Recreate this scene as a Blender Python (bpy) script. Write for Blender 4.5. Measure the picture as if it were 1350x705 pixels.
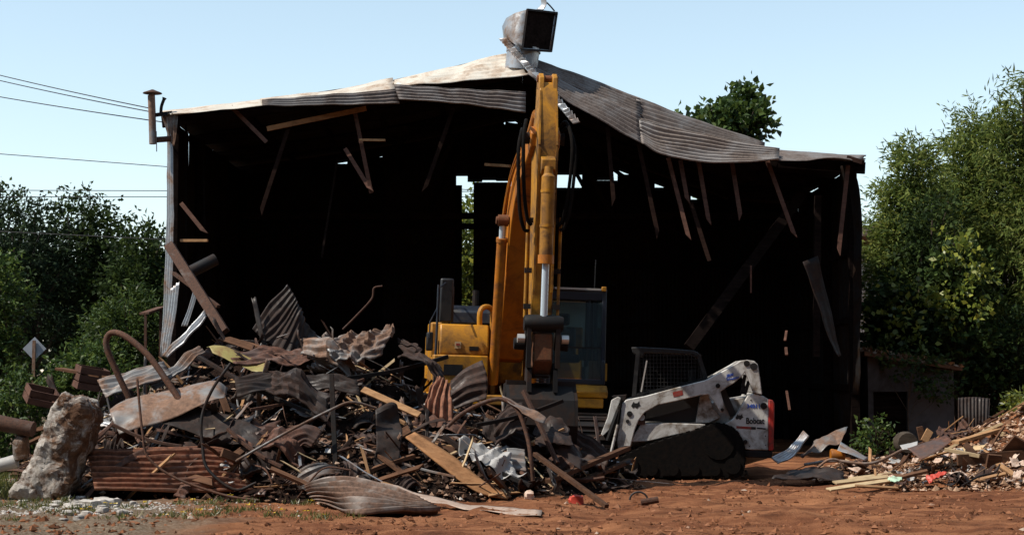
import bpy, math, random
import numpy as np
from mathutils import Vector, Matrix, Euler, noise

R = math.radians
rnd = random.Random(7)
scene = bpy.context.scene
for o in list(bpy.data.objects):
    bpy.data.objects.remove(o)
col = scene.collection

# ------------------------------------------------------------------ camera
F, CX, CY, CAMZ = 2141.0, 675.0, 352.5, 1.6
PITCH = math.atan(137.5 / F)
cam_d = bpy.data.cameras.new('camera')
cam = bpy.data.objects.new('camera', cam_d)
col.objects.link(cam)
cam.location = (0, 0, CAMZ)
cam.rotation_euler = (R(90) + PITCH, 0, 0)
cam_d.sensor_width = 36
cam_d.lens = 36 * F / 1350
cam_d.clip_end = 5000
scene.camera = cam

# ------------------------------------------------------------------ sky and sun
S = Vector((-0.59, -0.19, 0.78)).normalized()
world = bpy.data.worlds.new('World')
scene.world = world
world.use_nodes = True
wn = world.node_tree.nodes
sky = wn.new('ShaderNodeTexSky')
sky.sky_type = 'NISHITA'
sky.sun_disc = False
sky.sun_elevation = math.asin(S.z)
sky.sun_rotation = math.atan2(S.x, S.y)
sky.air_density = 1.15
sky.dust_density = 0.2
sky.ozone_density = 1.6
sky.altitude = 300
hs = wn.new('ShaderNodeHueSaturation')
hs.inputs['Hue'].default_value = 0.485
hs.inputs['Saturation'].default_value = 0.74
hs.inputs['Value'].default_value = 1.05
world.node_tree.links.new(sky.outputs[0], hs.inputs['Color'])
world.node_tree.links.new(hs.outputs[0], wn['Background'].inputs[0])
wn['Background'].inputs[1].default_value = 0.15
sun_d = bpy.data.lights.new('sun', 'SUN')
sun_d.energy = 5.0
sun_d.angle = R(0.5)
sun_d.color = (1.0, 0.93, 0.82)
sun = bpy.data.objects.new('sun', sun_d)
col.objects.link(sun)
sun.rotation_euler = S.to_track_quat('Z', 'Y').to_euler()
sun.location = (-30, -20, 40)
scene.view_settings.view_transform = 'Standard'
scene.view_settings.look = 'None'
scene.view_settings.gamma = 1
scene.view_settings.exposure = 0.20
scene.render.engine = 'CYCLES'
scene.cycles.max_bounces = 6
scene.cycles.transparent_max_bounces = 8


def P(px, py, Y):
    """photo pixel + distance along the view -> point in the place"""
    u = (px - CX) / F
    v = -(py - CY) / F
    dy = math.cos(PITCH) - math.sin(PITCH) * v
    dz = math.sin(PITCH) + math.cos(PITCH) * v
    t = Y / dy
    return Vector((u * t, Y, CAMZ + dz * t))


def X_at(px, Y):
    return (px - CX) / F * Y


# ------------------------------------------------------------------ materials
MATS = {}


class NT:
    def __init__(s, name):
        s.m = bpy.data.materials.new(name)
        s.m.use_nodes = True
        s.n = s.m.node_tree.nodes
        s.l = s.m.node_tree.links
        s.b = s.n['Principled BSDF']
        s.out = s.n['Material Output']

    def new(s, t, **kw):
        n = s.n.new(t)
        for k, v in kw.items():
            setattr(n, k, v)
        return n

    def link(s, a, b):
        s.l.new(a, b)

    def coord(s, scale=(1, 1, 1)):
        tc = s.new('ShaderNodeTexCoord')
        oi = s.new('ShaderNodeObjectInfo')
        mul = s.new('ShaderNodeMath', operation='MULTIPLY')
        mul.inputs[1].default_value = 57.0
        s.link(oi.outputs['Random'], mul.inputs[0])
        va = s.new('ShaderNodeVectorMath', operation='ADD')
        s.link(tc.outputs['Object'], va.inputs[0])
        s.link(mul.outputs[0], va.inputs[1])
        mp = s.new('ShaderNodeMapping')
        mp.inputs['Scale'].default_value = scale
        s.link(va.outputs[0], mp.inputs[0])
        s.rand = oi.outputs['Random']
        return mp.outputs[0]

    def noise(s, vec, scale, detail=5, rough=0.6, dist=0.0):
        n = s.new('ShaderNodeTexNoise')
        n.inputs['Scale'].default_value = scale
        n.inputs['Detail'].default_value = detail
        n.inputs['Roughness'].default_value = rough
        n.inputs['Distortion'].default_value = dist
        s.link(vec, n.inputs['Vector'])
        return n.outputs['Fac']

    def ramp(s, fac, stops):
        r = s.new('ShaderNodeValToRGB')
        e = r.color_ramp.elements
        while len(e) < len(stops):
            e.new(0.5)
        for i, (p, c) in enumerate(stops):
            e[i].position = p
            e[i].color = (c, c, c, 1) if isinstance(c, (int, float)) else (*c, 1)
        s.link(fac, r.inputs[0])
        return r.outputs[0]

    def mix(s, fac, a, b, mode='MIX'):
        m = s.new('ShaderNodeMix', data_type='RGBA', blend_type=mode)
        for sock, v in ((m.inputs[0], fac), (m.inputs[6], a), (m.inputs[7], b)):
            if hasattr(v, 'is_linked') or hasattr(v, 'links'):
                s.link(v, sock)
            else:
                sock.default_value = v if isinstance(v, (int, float)) else (*v, 1)
        return m.outputs[2]

    def vary(s, color, lo=0.7, hi=1.3, sat=0.0):
        h = s.new('ShaderNodeHueSaturation')
        mr = s.new('ShaderNodeMapRange')
        mr.inputs[3].default_value = lo
        mr.inputs[4].default_value = hi
        s.link(s.rand, mr.inputs[0])
        s.link(mr.outputs[0], h.inputs['Value'])
        s.link(color, h.inputs['Color'])
        return h.outputs[0]

    def bump(s, fac, strength=0.3, dist=0.02):
        b = s.new('ShaderNodeBump')
        b.inputs['Strength'].default_value = strength
        b.inputs['Distance'].default_value = dist
        s.link(fac, b.inputs['Height'])
        s.link(b.outputs[0], s.b.inputs['Normal'])

    def done(s, color=None, rough=0.7, metal=0.0, spec=0.4):
        if color is not None:
            if isinstance(color, tuple):
                s.b.inputs['Base Color'].default_value = (*color, 1)
            else:
                s.link(color, s.b.inputs['Base Color'])
        if isinstance(rough, (int, float)):
            s.b.inputs['Roughness'].default_value = rough
        else:
            s.link(rough, s.b.inputs['Roughness'])
        if isinstance(metal, (int, float)):
            s.b.inputs['Metallic'].default_value = metal
        else:
            s.link(metal, s.b.inputs['Metallic'])
        s.b.inputs['Specular IOR Level'].default_value = spec
        MATS[s.m.name] = s.m
        return s.m


def rusty(name, base, rust1, rust2, cover, rough=0.6, metal=0.3, lo=0.7, hi=1.25, scale=2.2, spec=0.4):
    """sheet metal with rust blooms; cover 0..1 = how much is rust"""
    t = NT(name)
    v = t.coord()
    n1 = t.noise(v, scale, 8, 0.65, 0.4)
    n2 = t.noise(v, scale * 7, 6, 0.7)
    vs = t.coord((1.5, 9, 9))
    n3 = t.noise(vs, 1.5, 4, 0.6)
    rustc = t.ramp(n2, [(0.3, rust1), (0.68, rust2)])
    basec = t.mix(0.35, base, t.ramp(n3, [(0.3, tuple(c * 0.45 for c in base)), (0.7, tuple(min(1, c * 1.25) for c in base))]))
    a = 1 - cover
    mask = t.ramp(n1, [(max(0.0, 0.28 + 0.35 * a - 0.06), 0.0), (0.28 + 0.35 * a + 0.1, 1.0)])
    c = t.mix(mask, basec, rustc)
    c = t.vary(c, lo, hi)
    t.bump(n2, 0.35, 0.006)
    rr = t.ramp(mask, [(0.0, rough), (1.0, 0.85)])
    mm = t.ramp(mask, [(0.0, metal), (1.0, 0.05)])
    return t.done(c, rr, mm, spec)


rusty('rust_sheet', (0.038, 0.030, 0.027), (0.008, 0.005, 0.004), (0.042, 0.019, 0.012), 0.6, rough=0.42, metal=0.3, lo=0.5, hi=1.5)
rusty('brown_sheet', (0.10, 0.066, 0.054), (0.02, 0.010, 0.008), (0.14, 0.06, 0.036), 0.62, rough=0.4, metal=0.3, lo=0.6, hi=1.2)
rusty('red_rust_sheet', (0.17, 0.10, 0.075), (0.07, 0.03, 0.02), (0.32, 0.135, 0.075), 0.65, rough=0.45, metal=0.2, lo=0.95, hi=1.05, scale=1.6)
rusty('crushed_sheet', (0.20, 0.165, 0.145), (0.05, 0.03, 0.022), (0.19, 0.11, 0.075), 0.55, rough=0.5, metal=0.2, lo=0.95, hi=1.05, scale=3)
rusty('galvanised', (0.36, 0.37, 0.385), (0.10, 0.055, 0.035), (0.28, 0.17, 0.11), 0.28, rough=0.42, metal=0.55, lo=0.75)
rusty('old_galvanised', (0.20, 0.195, 0.19), (0.08, 0.045, 0.03), (0.22, 0.125, 0.08), 0.5, rough=0.5, metal=0.35)
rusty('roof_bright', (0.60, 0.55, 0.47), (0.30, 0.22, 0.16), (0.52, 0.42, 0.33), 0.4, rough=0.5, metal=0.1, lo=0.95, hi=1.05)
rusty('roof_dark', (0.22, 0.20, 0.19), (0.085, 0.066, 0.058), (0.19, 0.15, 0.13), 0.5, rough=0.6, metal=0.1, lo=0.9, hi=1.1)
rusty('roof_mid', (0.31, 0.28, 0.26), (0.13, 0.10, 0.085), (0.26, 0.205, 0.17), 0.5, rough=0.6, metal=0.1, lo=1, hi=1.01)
rusty('shade_black_metal', (0.018, 0.017, 0.017), (0.009, 0.007, 0.006), (0.026, 0.016, 0.011), 0.5, rough=0.95, metal=0.0, spec=0.0)  # near-black tone puts the shed's inner shade into the sheet colour
rusty('dark_steel', (0.011, 0.010, 0.010), (0.009, 0.005, 0.004), (0.032, 0.015, 0.009), 0.4, rough=0.6, metal=0.1, spec=0.25)
rusty('rust_pipe', (0.07, 0.042, 0.032), (0.025, 0.013, 0.009), (0.13, 0.055, 0.030), 0.75, metal=0.1, scale=6)
rusty('coupler_rust', (0.14, 0.06, 0.02), (0.05, 0.018, 0.01), (0.26, 0.09, 0.03), 0.6, metal=0.1, scale=9)


def paint(name, c, grime, cover, rough=0.4, scale=3.0, lo=1.0, hi=1.0, chips=None):
    t = NT(name)
    v = t.coord()
    n1 = t.noise(v, scale, 9, 0.68, 0.6)
    vs = t.coord((6, 6, 0.8))
    n2 = t.noise(vs, 2.0, 6, 0.7)
    n3 = t.noise(v, scale * 9, 6, 0.75)
    m1 = t.ramp(n1, [(0.62 - 0.3 * cover, 0.0), (0.78 - 0.2 * cover, 1.0)])
    m2 = t.ramp(n2, [(0.55, 0.0), (0.8, 0.7)])
    base = t.mix(t.ramp(n3, [(0.3, 0.0), (0.7, 1.0)]), tuple(x * 0.86 for x in c), c)
    cc = t.mix(m1, base, grime)
    cc = t.mix(m2, cc, tuple(0.5 * (a + b) for a, b in zip(c, grime)))
    if chips:
        mc = t.ramp(n3, [(0.66, 0.0), (0.69, 1.0)])
        cc = t.mix(mc, cc, chips)
    if lo != hi:
        cc = t.vary(cc, lo, hi)
    t.bump(n3, 0.12, 0.004)
    return t.done(cc, t.ramp(m1, [(0, rough), (1, 0.85)]), 0.0, 0.4)


paint('yellow_paint', (0.50, 0.215, 0.008), (0.10, 0.045, 0.012), 0.75, 0.42, 2.2, chips=(0.30, 0.13, 0.015))
paint('orange_paint', (0.46, 0.15, 0.008), (0.12, 0.04, 0.012), 0.55, 0.45, 2.0, chips=(0.22, 0.08, 0.015))
paint('white_paint', (0.54, 0.52, 0.49), (0.13, 0.09, 0.06), 0.62, 0.5, 3.5, chips=(0.12, 0.07, 0.045))
paint('red_paint', (0.42, 0.022, 0.014), (0.12, 0.03, 0.02), 0.45, 0.45, 4.0)
paint('black_paint', (0.007, 0.007, 0.008), (0.016, 0.012, 0.009), 0.4, 0.45, 4.0)
paint('navy_paint', (0.016, 0.020, 0.030), (0.03, 0.025, 0.02), 0.35, 0.35, 4.0)
paint('shaded_wall_white', (0.075, 0.078, 0.082), (0.03, 0.028, 0.025), 0.5, 0.8, 1.5)  # whitish wall, darkened in its colour to carry the shade on it
paint('plastic_white', (0.42, 0.41, 0.40), (0.40, 0.34, 0.28), 0.35, 0.6, 5.0, 0.8, 1.1)
paint('litter', (0.60, 0.45, 0.36), (0.30, 0.16, 0.09), 0.5, 0.7, 8.0, 0.6, 1.2)
paint('red_plastic', (0.50, 0.06, 0.035), (0.20, 0.06, 0.035), 0.3, 0.5, 8.0)
paint('green_foam', (0.42, 0.58, 0.42), (0.25, 0.24, 0.16), 0.3, 0.7, 8.0)
paint('lime_paint', (0.30, 0.25, 0.08), (0.16, 0.08, 0.03), 0.45, 0.5, 3.0)
paint('blue_print', (0.02, 0.07, 0.36), (0.05, 0.1, 0.3), 0.1, 0.5, 9.0)
paint('black_print', (0.010, 0.010, 0.010), (0.03, 0.025, 0.02), 0.1, 0.5, 9.0)
paint('red_print', (0.28, 0.03, 0.02), (0.15, 0.06, 0.045), 0.4, 0.5, 9.0)


def wood(name, c1, c2, lo=0.7, hi=1.3, spec=0.2):
    t = NT(name)
    v = t.coord((1, 14, 14))
    n1 = t.noise(v, 1.6, 6, 0.65, 0.8)
    v2 = t.coord()
    n2 = t.noise(v2, 5, 6, 0.7)
    c = t.ramp(n1, [(0.25, c1), (0.7, c2)])
    c = t.mix(t.ramp(n2, [(0.48, 0.0), (0.75, 0.75)]), c, tuple(x * 0.4 for x in c1))
    c = t.vary(c, lo, hi)
    t.bump(n1, 0.5, 0.004)
    return t.done(c, 0.9, 0, spec)


wood('wood_brown', (0.05, 0.024, 0.014), (0.14, 0.068, 0.036))
wood('wood_tan', (0.26, 0.135, 0.062), (0.42, 0.24, 0.12), 0.75, 1.15)
wood('wood_pale', (0.38, 0.27, 0.15), (0.56, 0.42, 0.25), 0.8, 1.15)
wood('wood_dark', (0.011, 0.006, 0.005), (0.028, 0.015, 0.011), spec=0.04)
wood('wood_stud', (0.06, 0.030, 0.022), (0.135, 0.066, 0.046), 0.85, 1.2)
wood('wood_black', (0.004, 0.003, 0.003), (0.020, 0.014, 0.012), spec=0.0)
wood('wood_orange', (0.22, 0.10, 0.042), (0.36, 0.185, 0.085), 0.9, 1.1)
wood('bark', (0.03, 0.022, 0.016), (0.085, 0.065, 0.048))

t = NT('rubber')
v = t.coord()
n = t.noise(v, 14, 5, 0.7)
t.bump(n, 0.4, 0.01)
t.done(t.ramp(n, [(0.35, (0.0035, 0.0035, 0.0035)), (0.8, (0.012, 0.008, 0.006))]), 0.9, 0, 0.08)

t = NT('chrome_rod')
t.done((0.62, 0.72, 0.80), 0.22, 0.35, 0.6)
t = NT('bright_pin')
t.done((0.55, 0.52, 0.48), 0.4, 0.6, 0.5)

t = NT('cab_glass')
t.b.inputs['Transmission Weight'].default_value = 0.0
tr = t.new('ShaderNodeBsdfTransparent')
tr.inputs[0].default_value = (0.55, 0.68, 0.68, 1)
gl = t.new('ShaderNodeBsdfGlossy')
gl.inputs['Color'].default_value = (0.6, 0.75, 0.78, 1)
gl.inputs['Roughness'].default_value = 0.12
fr = t.new('ShaderNodeFresnel')
fr.inputs[0].default_value = 1.5
mx = t.new('ShaderNodeMixShader')
t.link(fr.outputs[0], mx.inputs[0])
t.link(tr.outputs[0], mx.inputs[1])
t.link(gl.outputs[0], mx.inputs[2])
dst = t.new('ShaderNodeBsdfDiffuse')
dst.inputs[0].default_value = (0.16, 0.21, 0.24, 1)
mx2 = t.new('ShaderNodeMixShader')
mx2.inputs[0].default_value = 0.15
t.link(mx.outputs[0], mx2.inputs[1])
t.link(dst.outputs[0], mx2.inputs[2])
t.link(mx2.outputs[0], t.out.inputs[0])
MATS['cab_glass'] = t.m
t = NT('dusty_glass')
v = t.coord()
t.done(t.ramp(t.noise(v, 4, 5), [(0.3, (0.40, 0.46, 0.45)), (0.7, (0.55, 0.6, 0.58))]), 0.5, 0, 0.4)

# rock: white lime crust over brown stone
t = NT('rock')
v = t.coord()
n1 = t.noise(v, 3.2, 9, 0.72, 0.8)
n2 = t.noise(v, 9, 8, 0.7)
n3 = t.noise(v, 30, 5, 0.7)
c = t.ramp(n2, [(0.3, (0.05, 0.026, 0.017)), (0.55, (0.13, 0.07, 0.042)), (0.75, (0.24, 0.14, 0.085))])
geo = t.new('ShaderNodeNewGeometry')
sep = t.new('ShaderNodeSeparateXYZ')
tc = t.new('ShaderNodeTexCoord')
t.link(tc.outputs['Object'], sep.inputs[0])
mr = t.new('ShaderNodeMapRange')           # whiter towards the left side
mr.inputs[1].default_value = 0.5
mr.inputs[2].default_value = -0.55
t.link(sep.outputs[0], mr.inputs[0])
ad = t.new('ShaderNodeMath', operation='MULTIPLY_ADD')
ad.inputs[1].default_value = 0.17
t.link(mr.outputs[0], ad.inputs[0])
t.link(n1, ad.inputs[2])
m = t.ramp(ad.outputs[0], [(0.50, 0.0), (0.63, 1.0)])
c = t.mix(m, c, t.ramp(n3, [(0.3, (0.24, 0.21, 0.18)), (0.7, (0.50, 0.46, 0.42))]))
t.bump(n2, 0.8, 0.05)
t.done(c, 0.95, 0, 0.15)

t = NT('white_rubble')
v = t.coord()
n2 = t.noise(v, 12, 6, 0.7)
t.bump(n2, 0.6, 0.01)
t.done(t.vary(t.ramp(n2, [(0.3, (0.30, 0.25, 0.21)), (0.65, (0.62, 0.59, 0.55))]), 0.6, 1.1), 0.95, 0, 0.1)

# dirt: red clay, greyer and stonier where the old gravel yard is (a patch with its own ragged edge)
t = NT('dirt')
tc = t.new('ShaderNodeTexCoord')
v = tc.outputs['Object']
n1 = t.noise(v, 0.35, 6, 0.6, 0.5)
n2 = t.noise(v, 2.2, 10, 0.72)
n3 = t.noise(v, 22, 6, 0.75)
mp = t.new('ShaderNodeMapping')
mp.inputs['Scale'].default_value = (0.35, 2.6, 1)
t.link(v, mp.inputs[0])
n4 = t.noise(mp.outputs[0], 1.2, 7, 0.65, 0.6)
red = t.ramp(n2, [(0.28, (0.050, 0.020, 0.011)), (0.5, (0.155, 0.058, 0.027)), (0.75, (0.29, 0.125, 0.06))])
red = t.mix(t.ramp(n4, [(0.45, 0.0), (0.68, 0.8)]), red, (0.37, 0.165, 0.078))
gry = t.ramp(n3, [(0.3, (0.07, 0.047, 0.030)), (0.5, (0.16, 0.115, 0.078)), (0.72, (0.30, 0.25, 0.19))])
sep = t.new('ShaderNodeSeparateXYZ')
t.link(v, sep.inputs[0])
mr = t.new('ShaderNodeMapRange')
mr.inputs[1].default_value = -2.2
mr.inputs[2].default_value = -4.6
t.link(sep.outputs[0], mr.inputs[0])
ad = t.new('ShaderNodeMath', operation='ADD')
t.link(mr.outputs[0], ad.inputs[0])
sb = t.new('ShaderNodeMath', operation='MULTIPLY_ADD')
sb.inputs[1].default_value = 1.6
sb.inputs[2].default_value = -0.8
t.link(n1, sb.inputs[0])
t.link(sb.outputs[0], ad.inputs[1])
m = t.ramp(ad.outputs[0], [(0.3, 0.0), (0.75, 1.0)])
c = t.mix(m, red, gry)
t.bump(n3, 0.9, 0.035)
t.done(c, 0.97, 0, 0.1)

t = NT('clod')
v = t.coord()
g = t.new('ShaderNodeNewGeometry')
t.done(t.ramp(g.outputs['Random Per Island'], [(0.0, (0.06, 0.025, 0.013)), (0.6, (0.21, 0.085, 0.04)), (0.985, (0.24, 0.11, 0.06)), (1.0, (0.45, 0.38, 0.31))]), 0.95, 0, 0.1)
t = NT('crumbs')
g = t.new('ShaderNodeNewGeometry')
t.done(t.ramp(g.outputs['Random Per Island'], [(0.0, (0.015, 0.009, 0.006)), (0.5, (0.06, 0.03, 0.018)), (0.82, (0.2, 0.11, 0.065)), (0.95, (0.42, 0.3, 0.22)), (1.0, (0.65, 0.6, 0.54))]), 0.9, 0, 0.2)
t = NT('pale_crumbs')
g = t.new('ShaderNodeNewGeometry')
t.done(t.ramp(g.outputs['Random Per Island'], [(0.0, (0.05, 0.025, 0.015)), (0.35, (0.16, 0.08, 0.045)), (0.7, (0.34, 0.21, 0.13)), (1.0, (0.52, 0.38, 0.29))]), 0.92, 0, 0.1)
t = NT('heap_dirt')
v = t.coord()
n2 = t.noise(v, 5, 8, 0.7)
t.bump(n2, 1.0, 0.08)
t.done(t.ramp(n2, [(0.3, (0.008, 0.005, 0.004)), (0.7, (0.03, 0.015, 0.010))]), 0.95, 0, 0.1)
t = NT('asphalt')
v = t.coord()
n2 = t.noise(v, 8, 6, 0.7)
t.done(t.ramp(n2, [(0.3, (0.04, 0.04, 0.042)), (0.7, (0.075, 0.075, 0.078))]), 0.9, 0, 0.3)
t = NT('sign_back')
v = t.coord()
n2 = t.noise(v, 5, 4, 0.6)
t.done(t.ramp(n2, [(0.3, (0.30, 0.33, 0.38)), (0.7, (0.42, 0.46, 0.52))]), 0.5, 0.4, 0.5)
t = NT('wire')
t.done((0.03, 0.03, 0.032), 0.7, 0.0, 0.3)


def leafmat(name, dark, mid, light, trans=0.3, rough=0.42, spec=0.5):
    t = NT(name)
    g = t.new('ShaderNodeNewGeometry')
    c = t.ramp(g.outputs['Random Per Island'], [(0.0, dark), (0.55, mid), (1.0, light)])
    t.coord()
    c = t.vary(c, 0.85, 1.15)
    t.done(c, rough, 0, spec)
    tr = t.new('ShaderNodeBsdfTranslucent')
    h = t.new('ShaderNodeHueSaturation')
    h.inputs['Value'].default_value = 1.6
    h.inputs['Hue'].default_value = 0.48
    t.link(c, h.inputs['Color'])
    t.link(h.outputs[0], tr.inputs[0])
    mx = t.new('ShaderNodeMixShader')
    mx.inputs[0].default_value = trans
    t.link(t.b.outputs[0], mx.inputs[1])
    t.link(tr.outputs[0], mx.inputs[2])
    t.link(mx.outputs[0], t.out.inputs[0])


leafmat('leaf_dark', (0.010, 0.018, 0.006), (0.024, 0.044, 0.011), (0.055, 0.085, 0.020), 0.24, 0.65, 0.12)
leafmat('leaf_cedar', (0.008, 0.014, 0.007), (0.014, 0.026, 0.011), (0.028, 0.046, 0.018), 0.1, 0.7, 0.1)
leafmat('leaf_mid', (0.016, 0.032, 0.008), (0.042, 0.082, 0.016), (0.095, 0.14, 0.032), 0.3, 0.5, 0.3)
leafmat('leaf_willow', (0.028, 0.05, 0.009), (0.092, 0.130, 0.026), (0.19, 0.215, 0.055), 0.36, 0.6, 0.2)
leafmat('leaf_lime', (0.05, 0.075, 0.012), (0.13, 0.17, 0.025), (0.28, 0.30, 0.05), 0.4)
leafmat('leaf_far', (0.018, 0.030, 0.012), (0.035, 0.058, 0.020), (0.06, 0.09, 0.03), 0.25)
leafmat('leaf_litter', (0.08, 0.035, 0.015), (0.18, 0.085, 0.035), (0.30, 0.17, 0.08), 0.1)
leafmat('grass_blade', (0.04, 0.06, 0.015), (0.10, 0.12, 0.03), (0.22, 0.20, 0.07), 0.25)
leafmat('petal', (0.6, 0.42, 0.02), (0.7, 0.5, 0.03), (0.8, 0.6, 0.05), 0.2)


# ------------------------------------------------------------------ mesh helpers
class MB:
    def __init__(s):
        s.v = []
        s.f = []

    def add(s, vs, fs):
        o = len(s.v)
        s.v.extend(Vector(v) for v in vs)
        s.f.extend([i + o for i in f] for f in fs)
        return s

    def box(s, c, size, rot=None):
        c = Vector(c)
        vs = []
        for z in (-.5, .5):
            for y in (-.5, .5):
                for x in (-.5, .5):
                    p = Vector((x * size[0], y * size[1], z * size[2]))
                    if rot is not None:
                        p = rot @ p
                    vs.append(c + p)
        return s.add(vs, [(0, 2, 3, 1), (4, 5, 7, 6), (0, 1, 5, 4), (2, 6, 7, 3), (0, 4, 6, 2), (1, 3, 7, 5)])

    def bar(s, a, b, w, h, up=(0, 0, 1)):
        a, b = Vector(a), Vector(b)
        d = (b - a).normalized()
        up = Vector(up)
        if abs(d.dot(up)) > 0.97:
            up = Vector((0, 1, 0))
        sx = d.cross(up).normalized()
        sz = sx.cross(d).normalized()
        vs = []
        for p in (a, b):
            for i, j in ((-1, -1), (1, -1), (1, 1), (-1, 1)):
                vs.append(p + sx * (i * w / 2) + sz * (j * h / 2))
        return s.add(vs, [(0, 1, 2, 3), (7, 6, 5, 4), (0, 4, 5, 1), (1, 5, 6, 2), (2, 6, 7, 3), (3, 7, 4, 0)])

    def tube(s, pts, r, seg=8, caps=True):
        pts = [Vector(p) for p in pts]
        n = len(pts)
        rs = [r] * n if isinstance(r, (int, float)) else r
        d0 = (pts[1] - pts[0]).normalized()
        nrm = d0.orthogonal().normalized()
        vs = []
        for i in range(n):
            d = (pts[min(i + 1, n - 1)] - pts[max(i - 1, 0)]).normalized()
            nrm = (nrm - d * nrm.dot(d)).normalized()
            bn = d.cross(nrm)
            for k in range(seg):
                a = 2 * math.pi * k / seg
                vs.append(pts[i] + (nrm * math.cos(a) + bn * math.sin(a)) * rs[i])
        fs = []
        for i in range(n - 1):
            for k in range(seg):
                k2 = (k + 1) % seg
                fs.append((i * seg + k, i * seg + k2, (i + 1) * seg + k2, (i + 1) * seg + k))
        if caps:
            fs.append(tuple(range(seg))[::-1])
            fs.append(tuple((n - 1) * seg + k for k in range(seg)))
        return s.add(vs, fs)

    def prism(s, outline, d0, d1, fn):
        """outline: 2-D points; fn(a, b, d) -> 3-D point"""
        n = len(outline)
        vs = [fn(a, b, d0) for a, b in outline] + [fn(a, b, d1) for a, b in outline]
        fs = [tuple(range(n)), tuple(range(n, 2 * n))[::-1]]
        for i in range(n):
            j = (i + 1) % n
            fs.append((j, i, i + n, j + n))
        return s.add(vs, fs)

    def lathe(s, prof, c, seg=20, axis='Z'):
        """prof: (r, h) list"""
        c = Vector(c)
        vs = []
        for r, h in prof:
            for k in range(seg):
                a = 2 * math.pi * k / seg
                if axis == 'Z':
                    p = (r * math.cos(a), r * math.sin(a), h)
                elif axis == 'X':
                    p = (h, r * math.cos(a), r * math.sin(a))
                else:
                    p = (r * math.cos(a), h, r * math.sin(a))
                vs.append(c + Vector(p))
        fs = []
        for i in range(len(prof) - 1):
            for k in range(seg):
                k2 = (k + 1) % seg
                fs.append((i * seg + k, i * seg + k2, (i + 1) * seg + k2, (i + 1) * seg + k))
        fs.append(tuple(range(seg))[::-1])
        fs.append(tuple((len(prof) - 1) * seg + k for k in range(seg)))
        return s.add(vs, fs)

    def mesh(s, name, mat, smooth=30, base=None):
        me = bpy.data.meshes.new(name)
        vs = s.v if base is None else [v - base for v in s.v]
        me.from_pydata([tuple(v) for v in vs], [], s.f)
        me.materials.append(MATS[mat])
        fix_normals(me)
        if smooth:
            me.polygons.foreach_set('use_smooth', [True] * len(me.polygons))
            me.set_sharp_from_angle(angle=R(smooth))
        me.update()
        return me

    def part(s, name, mat, parent, bevel=0.0, smooth=30):
        o = bpy.data.objects.new(name, s.mesh(name, mat, smooth))
        col.objects.link(o)
        o.parent = parent
        if bevel:
            bv = o.modifiers.new('bevel', 'BEVEL')
            bv.width = bevel
            bv.segments = 2
            bv.limit_method = 'ANGLE'
            bv.angle_limit = R(35)
        return o

    def thing(s, name, mat, label=None, cat=None, group=None, kind=None, bevel=0.0, smooth=30, solid=0.0):
        xs = [v.x for v in s.v]
        ys = [v.y for v in s.v]
        base = Vector(((min(xs) + max(xs)) / 2, (min(ys) + max(ys)) / 2, min(v.z for v in s.v)))
        o = bpy.data.objects.new(name, s.mesh(name, mat, smooth, base))
        o.location = base
        col.objects.link(o)
        if bevel:
            bv = o.modifiers.new('bevel', 'BEVEL')
            bv.width = bevel
            bv.segments = 2
        if solid:
            sl = o.modifiers.new('gauge', 'SOLIDIFY')
            sl.thickness = solid
        return tag(o, label, cat, group, kind)


def fix_normals(me):
    import bmesh
    bm = bmesh.new()
    bm.from_mesh(me)
    bmesh.ops.recalc_face_normals(bm, faces=bm.faces)
    bm.to_mesh(me)
    bm.free()


def tag(o, label=None, cat=None, group=None, kind=None):
    if label:
        o['label'] = label
    if cat:
        o['category'] = cat
    if group:
        o['group'] = group
    if kind:
        o['kind'] = kind
    return o


def empty(name, label, cat, loc=(0, 0, 0), rot=(0, 0, 0), group=None):
    o = bpy.data.objects.new(name, None)
    o.empty_display_size = 0.2
    o.location = loc
    o.rotation_euler = rot
    col.objects.link(o)
    return tag(o, label, cat, group)


def cr(p0, p1, p2, p3, t):
    return 0.5 * ((2 * p1) + (p2 - p0) * t + (2 * p0 - 5 * p1 + 4 * p2 - p3) * t * t + (3 * p1 - p0 - 3 * p2 + p3) * t ** 3)


def spline(pts, u):
    n = len(pts) - 1
    x = min(max(u, 0.0), 1.0) * n
    i = min(int(x), n - 1)
    f = x - i
    p1, p2 = pts[i], pts[i + 1]
    p0 = pts[i - 1] if i > 0 else p1 * 2 - p2
    p3 = pts[i + 2] if i + 2 <= n else p2 * 2 - p1
    return cr(p0, p1, p2, p3, f)


def lin(pts, u):
    n = len(pts) - 1
    x = min(max(u, 0.0), 1.0) * n
    i = min(int(x), n - 1)
    return pts[i].lerp(pts[i + 1], x - i)


def curve_pts(pts, n=24):
    pts = [Vector(p) for p in pts]
    return [spline(pts, i / n) for i in range(n + 1)]


def crease(p, freq, seed):
    """straight sharp folds, as in bent sheet metal: crossing triangle waves plus a few dents"""
    r_ = random.Random(seed * 7 + 3)
    v = 0.0
    for k in range(4):
        d = Vector((r_.gauss(0, 1), r_.gauss(0, 1), r_.gauss(0, 1))).normalized()
        f = freq * (0.55 + 0.75 * k) * r_.uniform(0.8, 1.25)
        t_ = (p.dot(d) * f + r_.random()) % 1.0
        w_ = r_.uniform(0.2, 0.8)
        tri = t_ / w_ if t_ < w_ else (1 - t_) / (1 - w_)
        v += (tri - 0.5) * 1.3 / (1 + 0.7 * k)
    return v + 0.25 * noise.noise(p * freq * 3 + Vector((seed, 0, 0)))


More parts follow.
